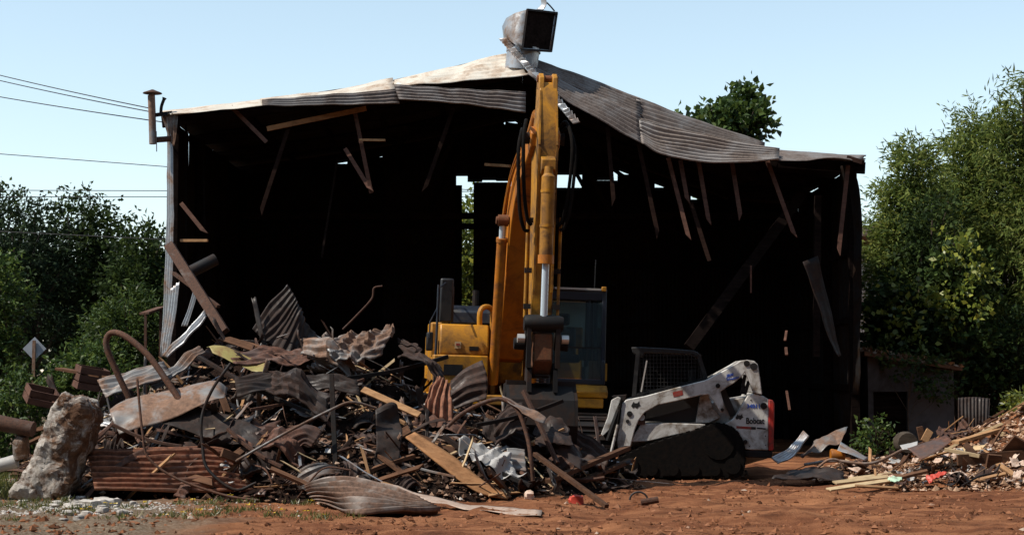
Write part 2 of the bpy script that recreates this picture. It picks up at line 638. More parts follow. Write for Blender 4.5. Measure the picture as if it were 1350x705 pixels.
def sheet(ctrl, nu=14, nv=40, ribs=8, amp=0.012, crumple=0.0, freq=1.5, ragged=0.0, seed=0, linear=False, hard=False):
    """a (corrugated) sheet through a grid of points; rows run across the ribs"""
    rows = [[Vector(p) for p in row] for row in ctrl]
    so = Vector((seed * 3.17, seed * 1.3, seed * 7.7))
    g = []
    for j in range(nv + 1):
        v = j / nv
        line = []
        for i in range(nu + 1):
            u = i / nu
            uu, vv = u, v
            if ragged:
                uu = 0.5 + (u - 0.5) * (1 - ragged * (0.5 + noise.noise(so + Vector((v * 5, 0, u * 2)))))
                vv = 0.5 + (v - 0.5) * (1 - ragged * 0.5 * (0.5 + noise.noise(so + Vector((u * 5, 9, v * 2)))))
            if hard:
                p = lin([lin(r, uu) for r in rows], vv)
            elif linear:
                n = len(rows) - 1
                x = vv * n
                k = min(int(x), n - 1)
                a = rows[k]
                b = rows[k + 1]
                pa, pb = spline(a, uu), spline(b, uu)
                p = pa.lerp(pb, x - k)
            else:
                p = spline([spline(r, uu) for r in rows], vv)
            line.append(p)
        g.append(line)
    out = []
    for j in range(nv + 1):
        for i in range(nu + 1):
            du = g[j][min(i + 1, nu)] - g[j][max(i - 1, 0)]
            dv = g[min(j + 1, nv)][i] - g[max(j - 1, 0)][i]
            nr = du.cross(dv)
            nr = nr.normalized() if nr.length > 1e-9 else Vector((0, 0, 1))
            p = g[j][i]
            off = amp * math.sin(2 * math.pi * ribs * j / nv) if ribs else 0
            if crumple:
                q = p * freq + so
                off += crease(p, freq, seed) * crumple
            out.append(p + nr * off)
    fs = []
    w = nu + 1
    for j in range(nv):
        for i in range(nu):
            fs.append((j * w + i, j * w + i + 1, (j + 1) * w + i + 1, (j + 1) * w + i))
    mb = MB()
    mb.v = out
    mb.f = fs
    return mb


def add_solid(o, t=0.004):
    sl = o.modifiers.new('gauge', 'SOLIDIFY')
    sl.thickness = t
    return o


def quadgrid(pts, Ys, n=2):
    """four photo pixels (tl, tr, br, bl) with their distances -> two rows of n+1 points"""
    c = [P(p[0], p[1], y) for p, y in zip(pts, Ys)]
    rows = []
    for k in range(2):
        a, b = (c[0], c[1]) if k == 0 else (c[3], c[2])
        rows.append([a.lerp(b, i / n) for i in range(n + 1)])
    return rows


def text_part(name, body, size, mat, parent, loc, rot, shear=0.0, bold=0.03):
    cu = bpy.data.curves.new(name, 'FONT')
    cu.body = body
    cu.size = size
    cu.extrude = 0.002
    cu.shear = shear
    cu.offset = bold * size
    cu.align_x = 'LEFT'
    tmp = bpy.data.objects.new(name + '_tmp', cu)
    col.objects.link(tmp)
    dg = bpy.context.evaluated_depsgraph_get()
    me = bpy.data.meshes.new_from_object(tmp.evaluated_get(dg))
    bpy.data.objects.remove(tmp)
    bpy.data.curves.remove(cu)
    me.materials.clear()
    me.materials.append(MATS[mat])
    o = bpy.data.objects.new(name, me)
    col.objects.link(o)
    o.parent = parent
    o.location = loc
    o.rotation_euler = rot
    return o


# ------------------------------------------------------------------ ground
def gz(x, y):
    if not (-40 < x < 40 and 8 < y < 60):
        return 0.0
    p = Vector((x * 0.5, y * 0.5, 0))
    h = 0.06 * noise.noise(p) + 0.035 * noise.noise(p * 3.1 + Vector((5, 0, 0)))
    if -9 < x < 10 and y < 27:
        h += 0.028 * noise.fractal(Vector((x * 2.2, y * 4, 2.2)), 0.8, 2.0, 5)
        h += 0.05 * max(0, noise.noise(Vector((x * 1.1, y * 1.6, 7))) - 0.15) * 2 * (1 + noise.noise(Vector((x * 7, y * 7, 1))))
        h += 0.016 * noise.fractal(Vector((x * 6, y * 7, 5.5)), 0.8, 2.0, 3)
        r = math.sin((y + 0.12 * x + 0.4 * noise.noise(Vector((x * .4, y * .4, 4)))) * 5.2)   # wheel ruts running across
        h += 0.008 * r * max(0, min(1, (x + 2.0) / 3))
    return h


def axis(segs):
    out = []
    for a, b, s in segs:
        n = max(1, int(round((b - a) / s)))
        out += [a + (b - a) * i / n for i in range(n)]
    out.append(segs[-1][1])
    return out


gxs = axis([(-1500, -200, 325), (-200, -40, 20), (-40, -9, 1.0), (-9, 10, 0.085), (10, 40, 1.0), (40, 200, 20), (200, 1500, 325)])
gys = axis([(-300, -20, 70), (-20, 12, 2), (12, 26, 0.1), (26, 60, 0.6), (60, 200, 20), (200, 2500, 460)])
gv = [(x, y, gz(x, y)) for y in gys for x in gxs]
w = len(gxs)
gf = [(j * w + i, j * w + i + 1, (j + 1) * w + i + 1, (j + 1) * w + i) for j in range(len(gys) - 1) for i in range(w - 1)]
me = bpy.data.meshes.new('ground')
me.from_pydata(gv, [], gf)
me.materials.append(MATS['dirt'])
me.polygons.foreach_set('use_smooth', [True] * len(me.polygons))
go = bpy.data.objects.new('ground', me)
col.objects.link(go)
tag(go, kind='structure')

# road running past behind the left-hand brush
mb = MB()
mb.add([(-40, 56, 0.09), (-7, 60, 0.09), (-7, 66, 0.09), (-40, 62, 0.09)], [(0, 1, 2, 3)])
mb.thing('road', 'asphalt', kind='structure')


# ------------------------------------------------------------------ the half demolished metal shed
YF, YB = 30.6, 38.6
shed = empty('metal_shed', 'half demolished open fronted metal shed with sagging corrugated roof and black interior', 'shed', (0, YF, 0))
IN = Matrix.Translation((0, -YF, 0))


def sp(mb, name, mat, bevel=0.0, solid=0.0, smooth=30, parent=None):
    for i, v in enumerate(mb.v):
        mb.v[i] = Vector((v.x, v.y - YF, v.z))
    o = mb.part(name, mat, parent or shed, bevel, smooth)
    if solid:
        add_solid(o, solid)
    return o


prof_px = [(212, 148), (345, 132), (515, 106), (663, 73), (708, 80), (760, 101), (840, 133), (930, 166), (1003, 190), (1027, 201), (1142, 209)]
PROF = [P(a, b, YF) for a, b in prof_px]


def roof_z(x):
    for a, b in zip(PROF, PROF[1:]):
        if a.x <= x <= b.x:
            return a.z + (b.z - a.z) * (x - a.x) / (b.x - a.x)
    return PROF[0].z if x < PROF[0].x else PROF[-1].z


XL, XR = PROF[0].x + 0.15, P(1133, 300, YF).x
RIDGE = P(690, 76, YF).x
# roof deck: sheets from ridge to eave on either side, strip after strip to the back wall
strips = 8
for k in range(strips):
    y0 = YF + 0.02 + k * (YB + 0.3 - YF) / strips
    y1 = y0 + (YB + 0.3 - YF) / strips + 0.06
    dz = 0.012 * (k % 2)
    for side in (0, 1):
        xs = [p.x for p in PROF if (p.x <= RIDGE) == (side == 0)]
        xs = (xs + [RIDGE]) if side == 0 else ([RIDGE] + xs)
        rows = [[Vector((x, y, roof_z(x) + dz + 0.03 * (j and k > 0) * noise.noise(Vector((x, y, 1))))) for x in xs] for j, y in enumerate((y0, y1))]
        sp(sheet(rows, 12, 36, 9, 0.010, seed=k), 'roof_sheet', 'shade_black_metal' if k > 0 else 'roof_dark', solid=0.004)
# ceiling frame: rafters and purlins
for y in (YF + 0.12, YF + 2.7, YF + 5.3, YB - 0.1):
    for a, b in zip(PROF, PROF[1:]):
        sp(MB().bar((a.x, y, a.z - 0.17), (b.x, y, b.z - 0.17), 0.07, 0.22), 'rafter', 'wood_black')
    if y < YF + 5:
        continue
    sp(MB().bar((XL, y, 5.05), (XR, y, 5.05), 0.05, 0.14), 'tie_beam', 'wood_black')
    for x in (-4.2, -2.1, 2.2, 4.3):
        sp(MB().bar((x, y + 0.06, 5.1), (x * 0.55, y + 0.06, roof_z(x * 0.55) - 0.28), 0.05, 0.09), 'truss_web', 'wood_black')
for x in (-5.2, -4, -2.8, -1.5, 1.3, 2.6, 3.9, 5.2):
    sp(MB().bar((x, YF + 0.1, roof_z(x) - 0.055), (x, YB, roof_z(x) - 0.055), 0.09, 0.06), 'purlin', 'wood_black')

# side walls: corrugated sheets on posts
for side, x in ((0, XL), (1, XR)):
    ztop = roof_z(x) - 0.12
    for k in range(9):
        y0 = YF + 0.2 + k * 0.9
        rows = [[Vector((x + 0.05 * noise.noise(Vector((k, z, side))), y, z)) for z in (0.0, 2, 4, ztop)] for y in (y0, y0 + 0.93)]
        sp(sheet(rows, 6, 36, 9, 0.010), 'wall_sheet', 'shade_black_metal', solid=0.004)
    for y in (YF + 0.1, YF + 2.7, YF + 5.3, YB - 0.1):
        xx = x + (0.11 if side == 0 else -0.11)
        sp(MB().bar((xx, y, -0.1), (xx, y, ztop - 0.15), 0.16, 0.16), 'post', 'wood_black')
    for z in (1.3, 2.6, 3.9):
        xx = x + (0.06 if side == 0 else -0.06)
        sp(MB().bar((xx, YF + 0.25, z), (xx, YB, z), 0.05, 0.12), 'girt', 'wood_black')
# back wall: vertical sheets, one missing, a broken strip of daylight along the top
x = XL
k = 0
gap0, gap1 = X_at(607, YB), X_at(624, YB)
edges = []
while x < XR - 0.05:
    x1 = min(x + 0.86, XR)
    if x < gap0 < x1:
        x1 = gap0
    edges.append((x, x1))
    x = x1 if abs(x1 - gap0) > 1e-6 else gap1
for k, (a, b) in enumerate(edges):
    px0 = CX + F * a / YB
    slot_low = P(px0, 243 - 5 * (k % 3 == 1), YB).z
    hi = px0 > 560 and px0 < 790
    zt = slot_low - 0.02 * k % 0.1 if hi else roof_z((a + b) / 2) - 0.22 - (0.03 if k in (2, 5, 6) else 0.0)
    yy = YB + 0.012 * (k % 2)
    rows = [[Vector((xx, yy, z)) for z in (0, 2.2, 4.4, zt)] for xx in (a, b + 0.03)]
    sp(sheet(rows, 6, 36, 9, 0.010), 'wall_sheet', 'shade_black_metal', solid=0.004)
# gable boards closing the wall above the daylight strip
za = P(700, 233, YB).z
for i in range(14):
    a = X_at(540 + i * 19, YB)
    b = X_at(540 + i * 19 + 19.6, YB)
    zlo = za + (-0.1, -0.05, -0.14, 0.02, -0.12, -0.08, -0.1, -0.05, -0.02, -0.1, 0.05, 0.05, -0.12, -0.08)[i]
    sp(MB().box(((a + b) / 2, YB + 0.05, (zlo + roof_z(a) - 0.05) / 2), (b - a, 0.03, roof_z(a) - 0.05 - zlo)), 'gable_board', 'wood_black')
for z in (1.3, 2.7, 4.1, 5.3):
    sp(MB().bar((XL, YB - 0.06, z), (gap0, YB - 0.06, z), 0.05, 0.12), 'girt', 'wood_black')
    sp(MB().bar((gap1, YB - 0.06, z), (XR, YB - 0.06, z), 0.05, 0.12), 'girt', 'wood_black')

# sagging front roof sheets, left slope (bright) and hanging fascia sheets
Yd = 29.7


def roofpiece(name, rows, ribs, mat, nu=20, nv=None, amp=0.017, crumple=0.0, seed=0, label=None, ragged=0.0):
    o = sp(sheet(rows, nu, nv or ribs * 4, ribs, amp, crumple, 0.7, ragged, seed), name, mat, solid=0.005)
    if label:
        o['label'] = label
    return o


def pxrow(pts, Y):
    if isinstance(Y, (int, float)):
        Y = [Y] * len(pts)
    return [P(a, b, y) for (a, b), y in zip(pts, Y)]


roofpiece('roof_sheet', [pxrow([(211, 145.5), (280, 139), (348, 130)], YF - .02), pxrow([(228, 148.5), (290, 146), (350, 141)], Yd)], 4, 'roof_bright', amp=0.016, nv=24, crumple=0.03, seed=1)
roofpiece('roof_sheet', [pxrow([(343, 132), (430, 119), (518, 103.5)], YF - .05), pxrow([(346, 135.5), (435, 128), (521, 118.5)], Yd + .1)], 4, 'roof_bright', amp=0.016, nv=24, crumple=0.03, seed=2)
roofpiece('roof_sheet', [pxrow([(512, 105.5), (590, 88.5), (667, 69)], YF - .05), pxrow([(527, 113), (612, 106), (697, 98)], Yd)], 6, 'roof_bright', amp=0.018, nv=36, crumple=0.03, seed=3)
roofpiece('roof_sheet', [pxrow([(345, 131.5), (430, 125.5), (522, 118)], Yd + .08), pxrow([(346, 140), (440, 140), (527, 137)], Yd - .12)], 4, 'roof_dark', amp=0.02, nv=24, crumple=0.025, seed=4, label='dull grey ribbed sheet folded down over the roof edge')
roofpiece('roof_sheet', [pxrow([(519, 112), (600, 116), (693, 121)], Yd - .02), pxrow([(526, 132), (610, 138), (693, 147.5)], Yd - .22)], 5, 'roof_dark', amp=0.022, nv=30, crumple=0.03, seed=5, label='grey ribbed sheet hanging flat below the gable')
# right slope
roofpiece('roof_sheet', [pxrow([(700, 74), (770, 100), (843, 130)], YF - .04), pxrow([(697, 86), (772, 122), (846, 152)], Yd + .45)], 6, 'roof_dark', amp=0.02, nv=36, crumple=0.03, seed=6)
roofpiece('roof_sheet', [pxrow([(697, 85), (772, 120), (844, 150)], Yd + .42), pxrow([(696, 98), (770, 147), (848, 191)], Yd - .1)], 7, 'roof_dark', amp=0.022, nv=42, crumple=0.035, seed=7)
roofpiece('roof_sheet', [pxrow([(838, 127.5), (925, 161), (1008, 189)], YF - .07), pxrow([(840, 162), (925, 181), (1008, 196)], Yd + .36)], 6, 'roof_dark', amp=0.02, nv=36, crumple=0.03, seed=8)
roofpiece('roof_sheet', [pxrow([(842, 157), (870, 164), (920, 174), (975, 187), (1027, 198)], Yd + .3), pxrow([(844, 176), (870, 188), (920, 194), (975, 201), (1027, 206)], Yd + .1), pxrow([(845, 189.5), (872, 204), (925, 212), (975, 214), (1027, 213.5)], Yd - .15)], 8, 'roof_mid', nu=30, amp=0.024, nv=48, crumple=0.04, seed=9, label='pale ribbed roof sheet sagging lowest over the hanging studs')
roofpiece('roof_sheet', [pxrow([(1020, 198), (1060, 201), (1100, 203), (1142, 205.5)], YF - .06), pxrow([(1024, 212.5), (1060, 211), (1095, 207), (1130, 214)], [Yd - .1, Yd - .1, Yd, Yd + .1])], 4, 'roof_dark', amp=0.016, nv=24, crumple=0.03, seed=10)
sp(MB().bar(P(1118, 208, 29.9), P(1138, 214, 29.7), 0.10, 0.08), 'eave_stub', 'wood_dark')

# torn wall sheets at the left front corner
roofpiece('torn_sheet', [pxrow([(221.5, 150), (220, 260), (217, 380), (212, 470)], 30.3), pxrow([(226, 150), (228, 260), (226, 380), (219, 470)], 30.1)], 3, 'galvanised', nv=18, amp=0.02, crumple=0.02, seed=11, label='bright galvanised strip at the torn left corner')
roofpiece('torn_sheet', [pxrow([(224, 381), (220, 420), (213, 470)], 29.9), pxrow([(235, 371), (230, 420), (221, 468)], 29.7)], 3, 'galvanised', nv=18, amp=0.02, crumple=0.02, seed=12)
roofpiece('torn_sheet', [pxrow([(254, 385), (247, 408), (239, 430)], 29.6), pxrow([(262, 379), (254, 405), (246, 430)], 29.5)], 2, 'galvanised', nv=12, amp=0.015, crumple=0.02, seed=13)
roofpiece('torn_sheet', [pxrow([(213, 148), (216, 165), (222, 185)], 30.2), pxrow([(234, 150), (232, 170), (226, 192)], 30.0)], 4, 'old_galvanised', nv=18, amp=0.015, crumple=0.05, seed=14)
# right corner wall skin, bulging
roofpiece('torn_sheet', [pxrow([(1120, 215), (1131, 240), (1136, 280), (1135, 380), (1132, 520)], 30.3), pxrow([(1105, 220), (1112, 250), (1118, 290), (1118, 380), (1118, 520)], 30.8)], 5, 'shade_black_metal', nv=20, amp=0.012, crumple=0.03, seed=15)
roofpiece('torn_sheet', [pxrow([(1059, 345), (1075, 390), (1092, 440), (1106, 470)], 29.9), pxrow([(1078, 337), (1090, 385), (1102, 435), (1110, 468)], 30.1)], 2, 'dark_steel', nv=12, amp=0.006, crumple=0.03, seed=16, label='long dark metal panel hanging by the right corner')


# hanging studs along the front edge
def stud(a, b, Ya=30.1, Yb=29.9, w=0.075, h=0.05, mat='wood_stud'):
    m_ = MB().bar(P(*a, Ya), P(*b, Yb), w, h, (0, 1, 0))
    d_ = (P(*b, Yb) - P(*a, Ya)).normalized()
    k_ = (a[0] * 7 + b[1] * 3) % 4
    for i_ in (4, 5, 6, 7):                    # broken off slantwise
        m_.v[i_] = m_.v[i_] + d_ * (0.11 if (i_ - 4) in (k_, (k_ + 1) % 4) else -0.03)
    return sp(m_, 'hanging_stud', mat, bevel=0.003)


for a, b, m in [((305, 141), (347, 183), 'wood_stud'), ((386, 152), (345, 277), 'wood_dark'), ((467, 143), (488, 247), 'wood_stud'),  # wood_dark for studs hanging unlit, wood_stud for lit ones: shade as colour
                ((455, 196), (487, 248), 'wood_stud'), ((598, 143), (561, 247), 'wood_dark'), ((801, 168), (809, 264), 'wood_dark'),
                ((842, 190), (867, 307), 'wood_dark'), ((881, 208), (907, 310), 'wood_stud'), ((897, 212), (906, 262), 'wood_stud'),
                ((921, 213), (934, 290), 'wood_stud'), ((965, 214), (976, 284), 'wood_stud'), ((1012, 213), (1046, 307), 'wood_stud'),
                ((1118, 218), (1106, 329), 'wood_stud'), ((911, 268), (933, 337), 'wood_dark'), ((239, 268), (268, 304), 'wood_stud')]:
    stud(a, b, mat=m)
sp(MB().bar(P(474, 184.5, 29.9), P(508, 185, 29.8), 0.05, 0.04), 'hanging_stud', 'wood_tan')
sp(MB().bar(P(238, 317, 30.2), P(274, 317, 30.1), 0.06, 0.05), 'girt_stub', 'wood_tan')
sp(MB().bar(P(352, 170, 29.95), P(483, 143, 30.05), 0.04, 0.09), 'batten', 'wood_orange')['label'] = 'bare orange batten under the left roof edge'
sp(MB().bar(P(640, 217, 30.6), P(672, 219, 30.2), 0.06, 0.05), 'hanging_stud', 'wood_tan')
sp(MB().bar(P(1057, 256, 31.2), P(908, 458, 30.4), 0.20, 0.14, (0, 1, 0)), 'fallen_rafter', 'wood_black')
sp(MB().bar(P(990, 350, 30.4), P(990, 386, 30.4), 0.03, 0.03), 'broken_stud', 'wood_stud')
sp(MB().bar(P(1037, 436, 30.2), P(1035, 449, 30.1), 0.045, 0.03), 'broken_stud', 'wood_stud')
sp(MB().bar(P(1036, 458, 30.2), P(1037, 468, 30.1), 0.05, 0.04), 'broken_stud', 'wood_stud')
sp(MB().bar(P(1037, 515, 30.2), P(1041, 540, 30.0), 0.04, 0.03), 'broken_stud', 'wood_stud')
sp(MB().bar(P(1078, 258, 30.8), P(1076, 470, 30.8), 0.12, 0.12), 'post', 'wood_black')
for a, b in [((245, 165), (246, 420)), ((268, 190), (270, 300)), ((445, 210), (424, 340))]:
    sp(MB().bar(P(*a, 31.5), P(*b, 31.2), 0.04, 0.04), 'hanging_rod', 'wood_black')

# crown cap strip thrown across the ridge
rows = [[P(657, 51, 30.1), P(700, 99, 29.75), P(756, 164, 29.4)], [P(667, 50, 30.0), P(711, 98, 29.7), P(765, 161, 29.3)]]
mbs = sheet(rows, 60, 8, 0, 0.0)
for i, v in enumerate(mbs.v):
    u = i % 61
    mbs.v[i] = v + Vector((0, -0.02, 0.02)) * math.sin(u * math.pi * 0.9) * (0.5 + (i // 61) / 8)
mbs.thing('ridge_cap_strip', 'galvanised', 'scalloped grey metal strip lying slantwise across the shed ridge', 'metal strip', solid=0.006)

# ventilator cowl on the ridge
vent_base = P(688, 82, 30.2)
vent = empty('roof_ventilator', 'square mouthed galvanised ventilator cowl tilted on the shed ridge', 'ventilator', vent_base)
c0 = P(686, 84, 30.2)
c1 = P(690, 68, 30.2)
m = MB()
m.tube([c0 - vent_base - Vector((0, 0, 0.15)), c1 - vent_base], 0.305, 28)
m.part('neck', 'galvanised', vent, smooth=50)
m = MB()
m.tube([c1 - vent_base + Vector((0, 0, -0.02)), c1 - vent_base + Vector((0.005, 0, 0.05))], 0.325, 28)
m.part('collar', 'galvanised', vent, smooth=50)
# elbow lofted from the round neck to the square mouth
mouth = [P(695, 13, 29.75), P(734.5, 17.5, 30.35), P(727, 68, 30.25), P(688.5, 65.5, 29.65)]
rings = []
N = 32
ct = c1 + Vector((0, 0, 0.03))
rings.append([ct + Vector((0.3 * math.cos(2 * math.pi * k / N), 0.3 * math.sin(2 * math.pi * k / N), 0)) for k in range(N)])


def sqpt(k):
    a = (k / N * 4 + 1.5) % 4
    i = int(a)
    return mouth[(3 - i) % 4].lerp(mouth[(2 - i) % 4], a - i)


sq = [sqpt(k) for k in range(N)]
best = min(range(N), key=lambda s_: min((sum((sq[(s_ + d * k) % N] - rings[0][k]).length for k in range(N))) for d in (1,)))
best2 = min(range(N), key=lambda s_: sum((sq[(s_ - k) % N] - rings[0][k]).length for k in range(N)))
e1 = sum((sq[(best + k) % N] - rings[0][k]).length for k in range(N))
e2 = sum((sq[(best2 - k) % N] - rings[0][k]).length for k in range(N))
sqo = [sq[(best + k) % N] if e1 <= e2 else sq[(best2 - k) % N] for k in range(N)]
mc = sum(mouth, Vector()) / 4
mn = (mouth[1] - mouth[0]).cross(mouth[3] - mouth[0]).normalized()
if mn.y > 0:
    mn = -mn
bulge = P(668, 34, 30.4)
for f_ in (0.2, 0.4, 0.6, 0.8, 1.0):
    rings.append([rings[0][k].lerp(sqo[k], f_) + (bulge - ct.lerp(mc, 0.5)) * 0.55 * math.sin(math.pi * f_) for k in range(N)])
m = MB()
for r_ in rings:
    m.v.extend(p - vent_base for p in r_)
for j in range(len(rings) - 1):
    for k in range(N):
        k2 = (k + 1) % N
        m.f.append([j * N + k, j * N + k2, (j + 1) * N + k2, (j + 1) * N + k])
add_solid(m.part('elbow', 'galvanised', vent, smooth=40), 0.008)
m = MB()
for i in range(4):
    m.bar(mouth[i] - vent_base, mouth[(i + 1) % 4] - vent_base, 0.035, 0.035)
m.part('mouth_rim', 'dark_steel', vent)
m = MB()
m.add([p - vent_base - mn * 0.04 for p in mouth], [(0, 1, 2, 3)])
m.part('mouth_shade', 'wood_black', vent)  # black sheet closing the mouth, put in for its dark inside
roof_flap = sheet([[P(707, 13, 30.2), P(714, 6, 30.2), P(713, -4, 30.2)], [P(716, 14, 30.1), P(721, 5, 30.1), P(720, -4, 30.1)]], 8, 8, 0, 0, 0.02)
roof_flap.thing('torn_flap', 'galvanised', 'small torn metal flap sticking up from the ventilator cowl', 'metal flap', solid=0.006)
MB().tube(curve_pts([P(721, 4, 30.1), P(726, 9, 30.15), P(731, 15, 30.2)], 6), 0.014, 6).thing('loose_wire', 'wire', 'short dark wire hooked on the ventilator cowl rim', 'wire')

# flue with a conical cap at the left eave
fl = empty('flue_pipe', 'rusty flue pipe with conical cap on the left eave of the shed', 'flue', P(201, 190, 30.0))
fb = fl.location.copy()
m = MB()
m.tube([P(201.5, 190, 30.0) - fb, P(200.5, 150, 30.0) - fb, P(199.5, 126, 30.0) - fb], 0.068, 14)
m.part('pipe', 'old_galvanised', fl, smooth=50)
m = MB()
m.tube([P(198, 185, 30.0) - fb, P(226, 183, 30.15) - fb], 0.055, 12)
m.part('elbow', 'rust_pipe', fl, smooth=50)
m = MB()
m.lathe([(0.18, 0.0), (0.17, 0.015), (0.09, 0.045), (0.02, 0.075)], P(201, 123.5, 30.0) - fb, 20)
m.part('cap', 'rust_pipe', fl, smooth=50)
m = MB()
for dx in (-0.05, 0.05):
    m.bar(P(200, 129, 30.0) - fb + Vector((dx, 0, 0)), P(200, 122.5, 30.0) - fb + Vector((dx, 0, 0)), 0.015, 0.015)
m.part('cap_stay', 'rust_pipe', fl)
m = MB()
m.bar(P(204, 152, 30.0) - fb, P(226, 149, 30.2) - fb, 0.07, 0.07)
m.part('bracket', 'dark_steel', fl)
m = MB()
m.tube(curve_pts([P(212, 150, 30.1), P(213, 140, 30.1), P(217, 129, 30.1)], 8), [0.03] * 8 + [0.045], 8)
m.thing('pipe_stub', 'dark_steel', 'short dark pipe stub sticking up beside the flue', 'pipe')
MB().tube(curve_pts([P(206, 173, 29.95), P(206.3, 186, 29.95), P(206.5, 200, 29.95)], 5), 0.009, 5).thing('loose_wire', 'wire', 'short wire dangling from the flue elbow', 'wire')


# ------------------------------------------------------------------ excavator, facing the camera side, arm lowered
EX = empty('excavator', 'yellow tracked excavator with raised boom and dark bucket standing in the scrap', 'excavator', (-0.04, 27.0, 0.0), (0, R(1.8), R(6)))


def side(x0, x1):
    return lambda a, b, d: Vector((d, -a, b))       # outline in (forward, height), extruded across


def fp(outline, x0, x1):
    return MB().prism(outline, x0, x1, side(x0, x1))


def L(x, f, z):
    return Vector((x, -f, z))


# crawlers
for sx in (-1, 1):
    xc = sx * 1.12
    belt_path = []
    for k in range(9):
        a = math.pi / 2 + math.pi * k / 8
        belt_path.append((-1.75 + 0.45 * math.cos(a), 0.47 + 0.45 * math.sin(a)))
    for k in range(9):
        a = -math.pi / 2 + math.pi * k / 8
        belt_path.append((1.75 + 0.45 * math.cos(a), 0.47 + 0.45 * math.sin(a)))
    inner = [((a - (1.75 if a > 0 else -1.75)) * 0.87 + (1.75 if a > 0 else -1.75), (b - 0.47) * 0.87 + 0.47) for a, b in belt_path]
    m = fp(belt_path, xc - 0.28, xc + 0.28)
    cr_part = m.part('crawler_track', 'dark_steel', EX)
    # shoes with grouser bars, each its own plate
    tot = 0
    pts = belt_path + [belt_path[0]]
    seglen = [math.dist(a, b) for a, b in zip(pts, pts[1:])]
    total = sum(seglen)
    nshoe = 44
    sm = None
    for k in range(nshoe):
        d = total * k / nshoe
        i = 0
        while d > seglen[i]:
            d -= seglen[i]
            i += 1
        a, b = Vector(pts[i]), Vector(pts[i + 1])
        p = a.lerp(b, d / seglen[i])
        t_ = (b - a).normalized()
        n_ = Vector((-t_.y, t_.x)) * -1
        ang = math.atan2(t_.y, t_.x)
        if sm is None:
            mb = MB().box((0, 0, 0), (0.60, 0.17, 0.03)).box((0, 0.05, 0.03), (0.60, 0.02, 0.035))
            sm = mb.mesh('track_shoe', 'dark_steel')
        o = bpy.data.objects.new('track_shoe', sm)
        col.objects.link(o)
        o.parent = cr_part
        q = p - n_ * -0.02
        o.location = L(xc, q.x, q.y)
        o.rotation_euler = (math.pi - ang + math.pi, 0, 0) if True else (0, 0, 0)
        o.rotation_euler = (-ang + math.pi, 0, 0)
    m = MB()
    m.lathe([(0.34, -0.3), (0.36, -0.1), (0.36, 0.1), (0.34, 0.3)], L(xc, 1.75, 0.47), 20, 'X')
    m.part('idler', 'dark_steel', cr_part)
    m = MB()
    m.lathe([(0.34, -0.3), (0.36, -0.1), (0.36, 0.1), (0.34, 0.3)], L(xc, -1.75, 0.47), 20, 'X')
    m.part('sprocket', 'dark_steel', cr_part)
m = MB()
m.box(L(0, 0, 0.62), (1.9, 1.5, 0.5))
m.lathe([(0.62, 0.8), (0.62, 1.08)], L(0, 0, 0), 28)
m.part('car_body', 'dark_steel', EX)
# upper structure
m = MB()
m.box(L(0, -0.55, 1.14), (2.72, 3.3, 0.16))
m.part('platform', 'yellow_paint', EX, bevel=0.02)
m = MB()
cw = []
for k in range(13):
    a = math.pi * k / 12
    cw.append((1.38 * math.cos(a), -1.6 - 1.0 * math.sin(a)))
cw = [(1.38, -1.3)] + cw + [(-1.38, -1.3)]
m.prism([(x, -f) for x, f in cw], 1.2, 2.2, lambda a, b, d: Vector((a, b, d)))
m.part('counterweight', 'yellow_paint', EX, bevel=0.04)
m = MB()
m.box(L(-0.05, -1.1, 1.9), (2.6, 1.0, 1.0))
m.part('engine_bay', 'yellow_paint', EX, bevel=0.03)
m = fp([(-1.75, 2.38), (-1.7, 2.62), (-1.5, 2.7), (-0.65, 2.7), (-0.45, 2.6), (-0.42, 2.38)], -1.02, 0.35)
m.part('engine_hood', 'navy_paint', EX, bevel=0.03)
m = MB().tube([L(-0.55, -1.3, 2.6), L(-0.55, -1.3, 3.0)], 0.06, 12)
m.part('exhaust_stack', 'dark_steel', EX)
# right-hand storage and tank boxes (picture left)
m = MB()
m.box(L(-0.94, 0.52, 1.53), (0.88, 0.98, 0.62))
lower = m.part('storage_box', 'yellow_paint', EX, bevel=0.025)
m = MB().box(L(-1.06, 1.016, 1.60), (0.30, 0.012, 0.17))
m.part('vent_grille', 'black_paint', lower)
m = MB().box(L(-0.66, 1.016, 1.47), (0.18, 0.012, 0.10))
m.part('reflector', 'red_paint', lower)
m = fp([(-0.6, 1.845), (0.78, 1.845), (0.78, 2.12), (0.66, 2.34), (-0.6, 2.34)], -1.27, -0.48)
tank = m.part('fuel_tank', 'yellow_paint', EX, bevel=0.025)
m = MB().box(L(-0.72, 0.788, 1.95), (0.15, 0.012, 0.07))
m.part('plate', 'black_paint', tank)
m = MB().box(L(-0.98, 0.788, 2.0), (0.10, 0.012, 0.11))
m.part('sticker', 'wood_pale', tank)
m = MB().box(L(-0.98, 0.797, 2.01), (0.06, 0.010, 0.035))
m.part('sticker_mark', 'red_print', tank)
m = MB().box(L(-0.875, 0.2, 2.352), (0.7, 0.5, 0.02))
m.part('step_plate', 'dark_steel', tank)
m = MB().tube(curve_pts([L(-0.62, 0.55, 2.3), L(-0.62, 0.55, 2.55), L(-0.54, 0.5, 2.64), L(-0.44, 0.45, 2.62), L(-0.40, 0.42, 2.5), L(-0.40, 0.4, 2.0)], 16), 0.045, 10)
m.part('pipe_bend', 'yellow_paint', EX)
m = MB()
m.tube([L(-1.36, 1.0, 1.2), L(-1.34, 0.98, 2.0), L(-1.33, 0.95, 2.95)], 0.02, 8)
m.tube([L(-1.33, 0.95, 2.6), L(-1.45, 0.95, 2.35), L(-1.45, 0.95, 2.1)], 0.012, 6)
m.part('handrail', 'navy_paint', EX)
m = MB()
m.box(L(-1.17, 0.55, 2.72), (0.22, 0.06, 0.72))
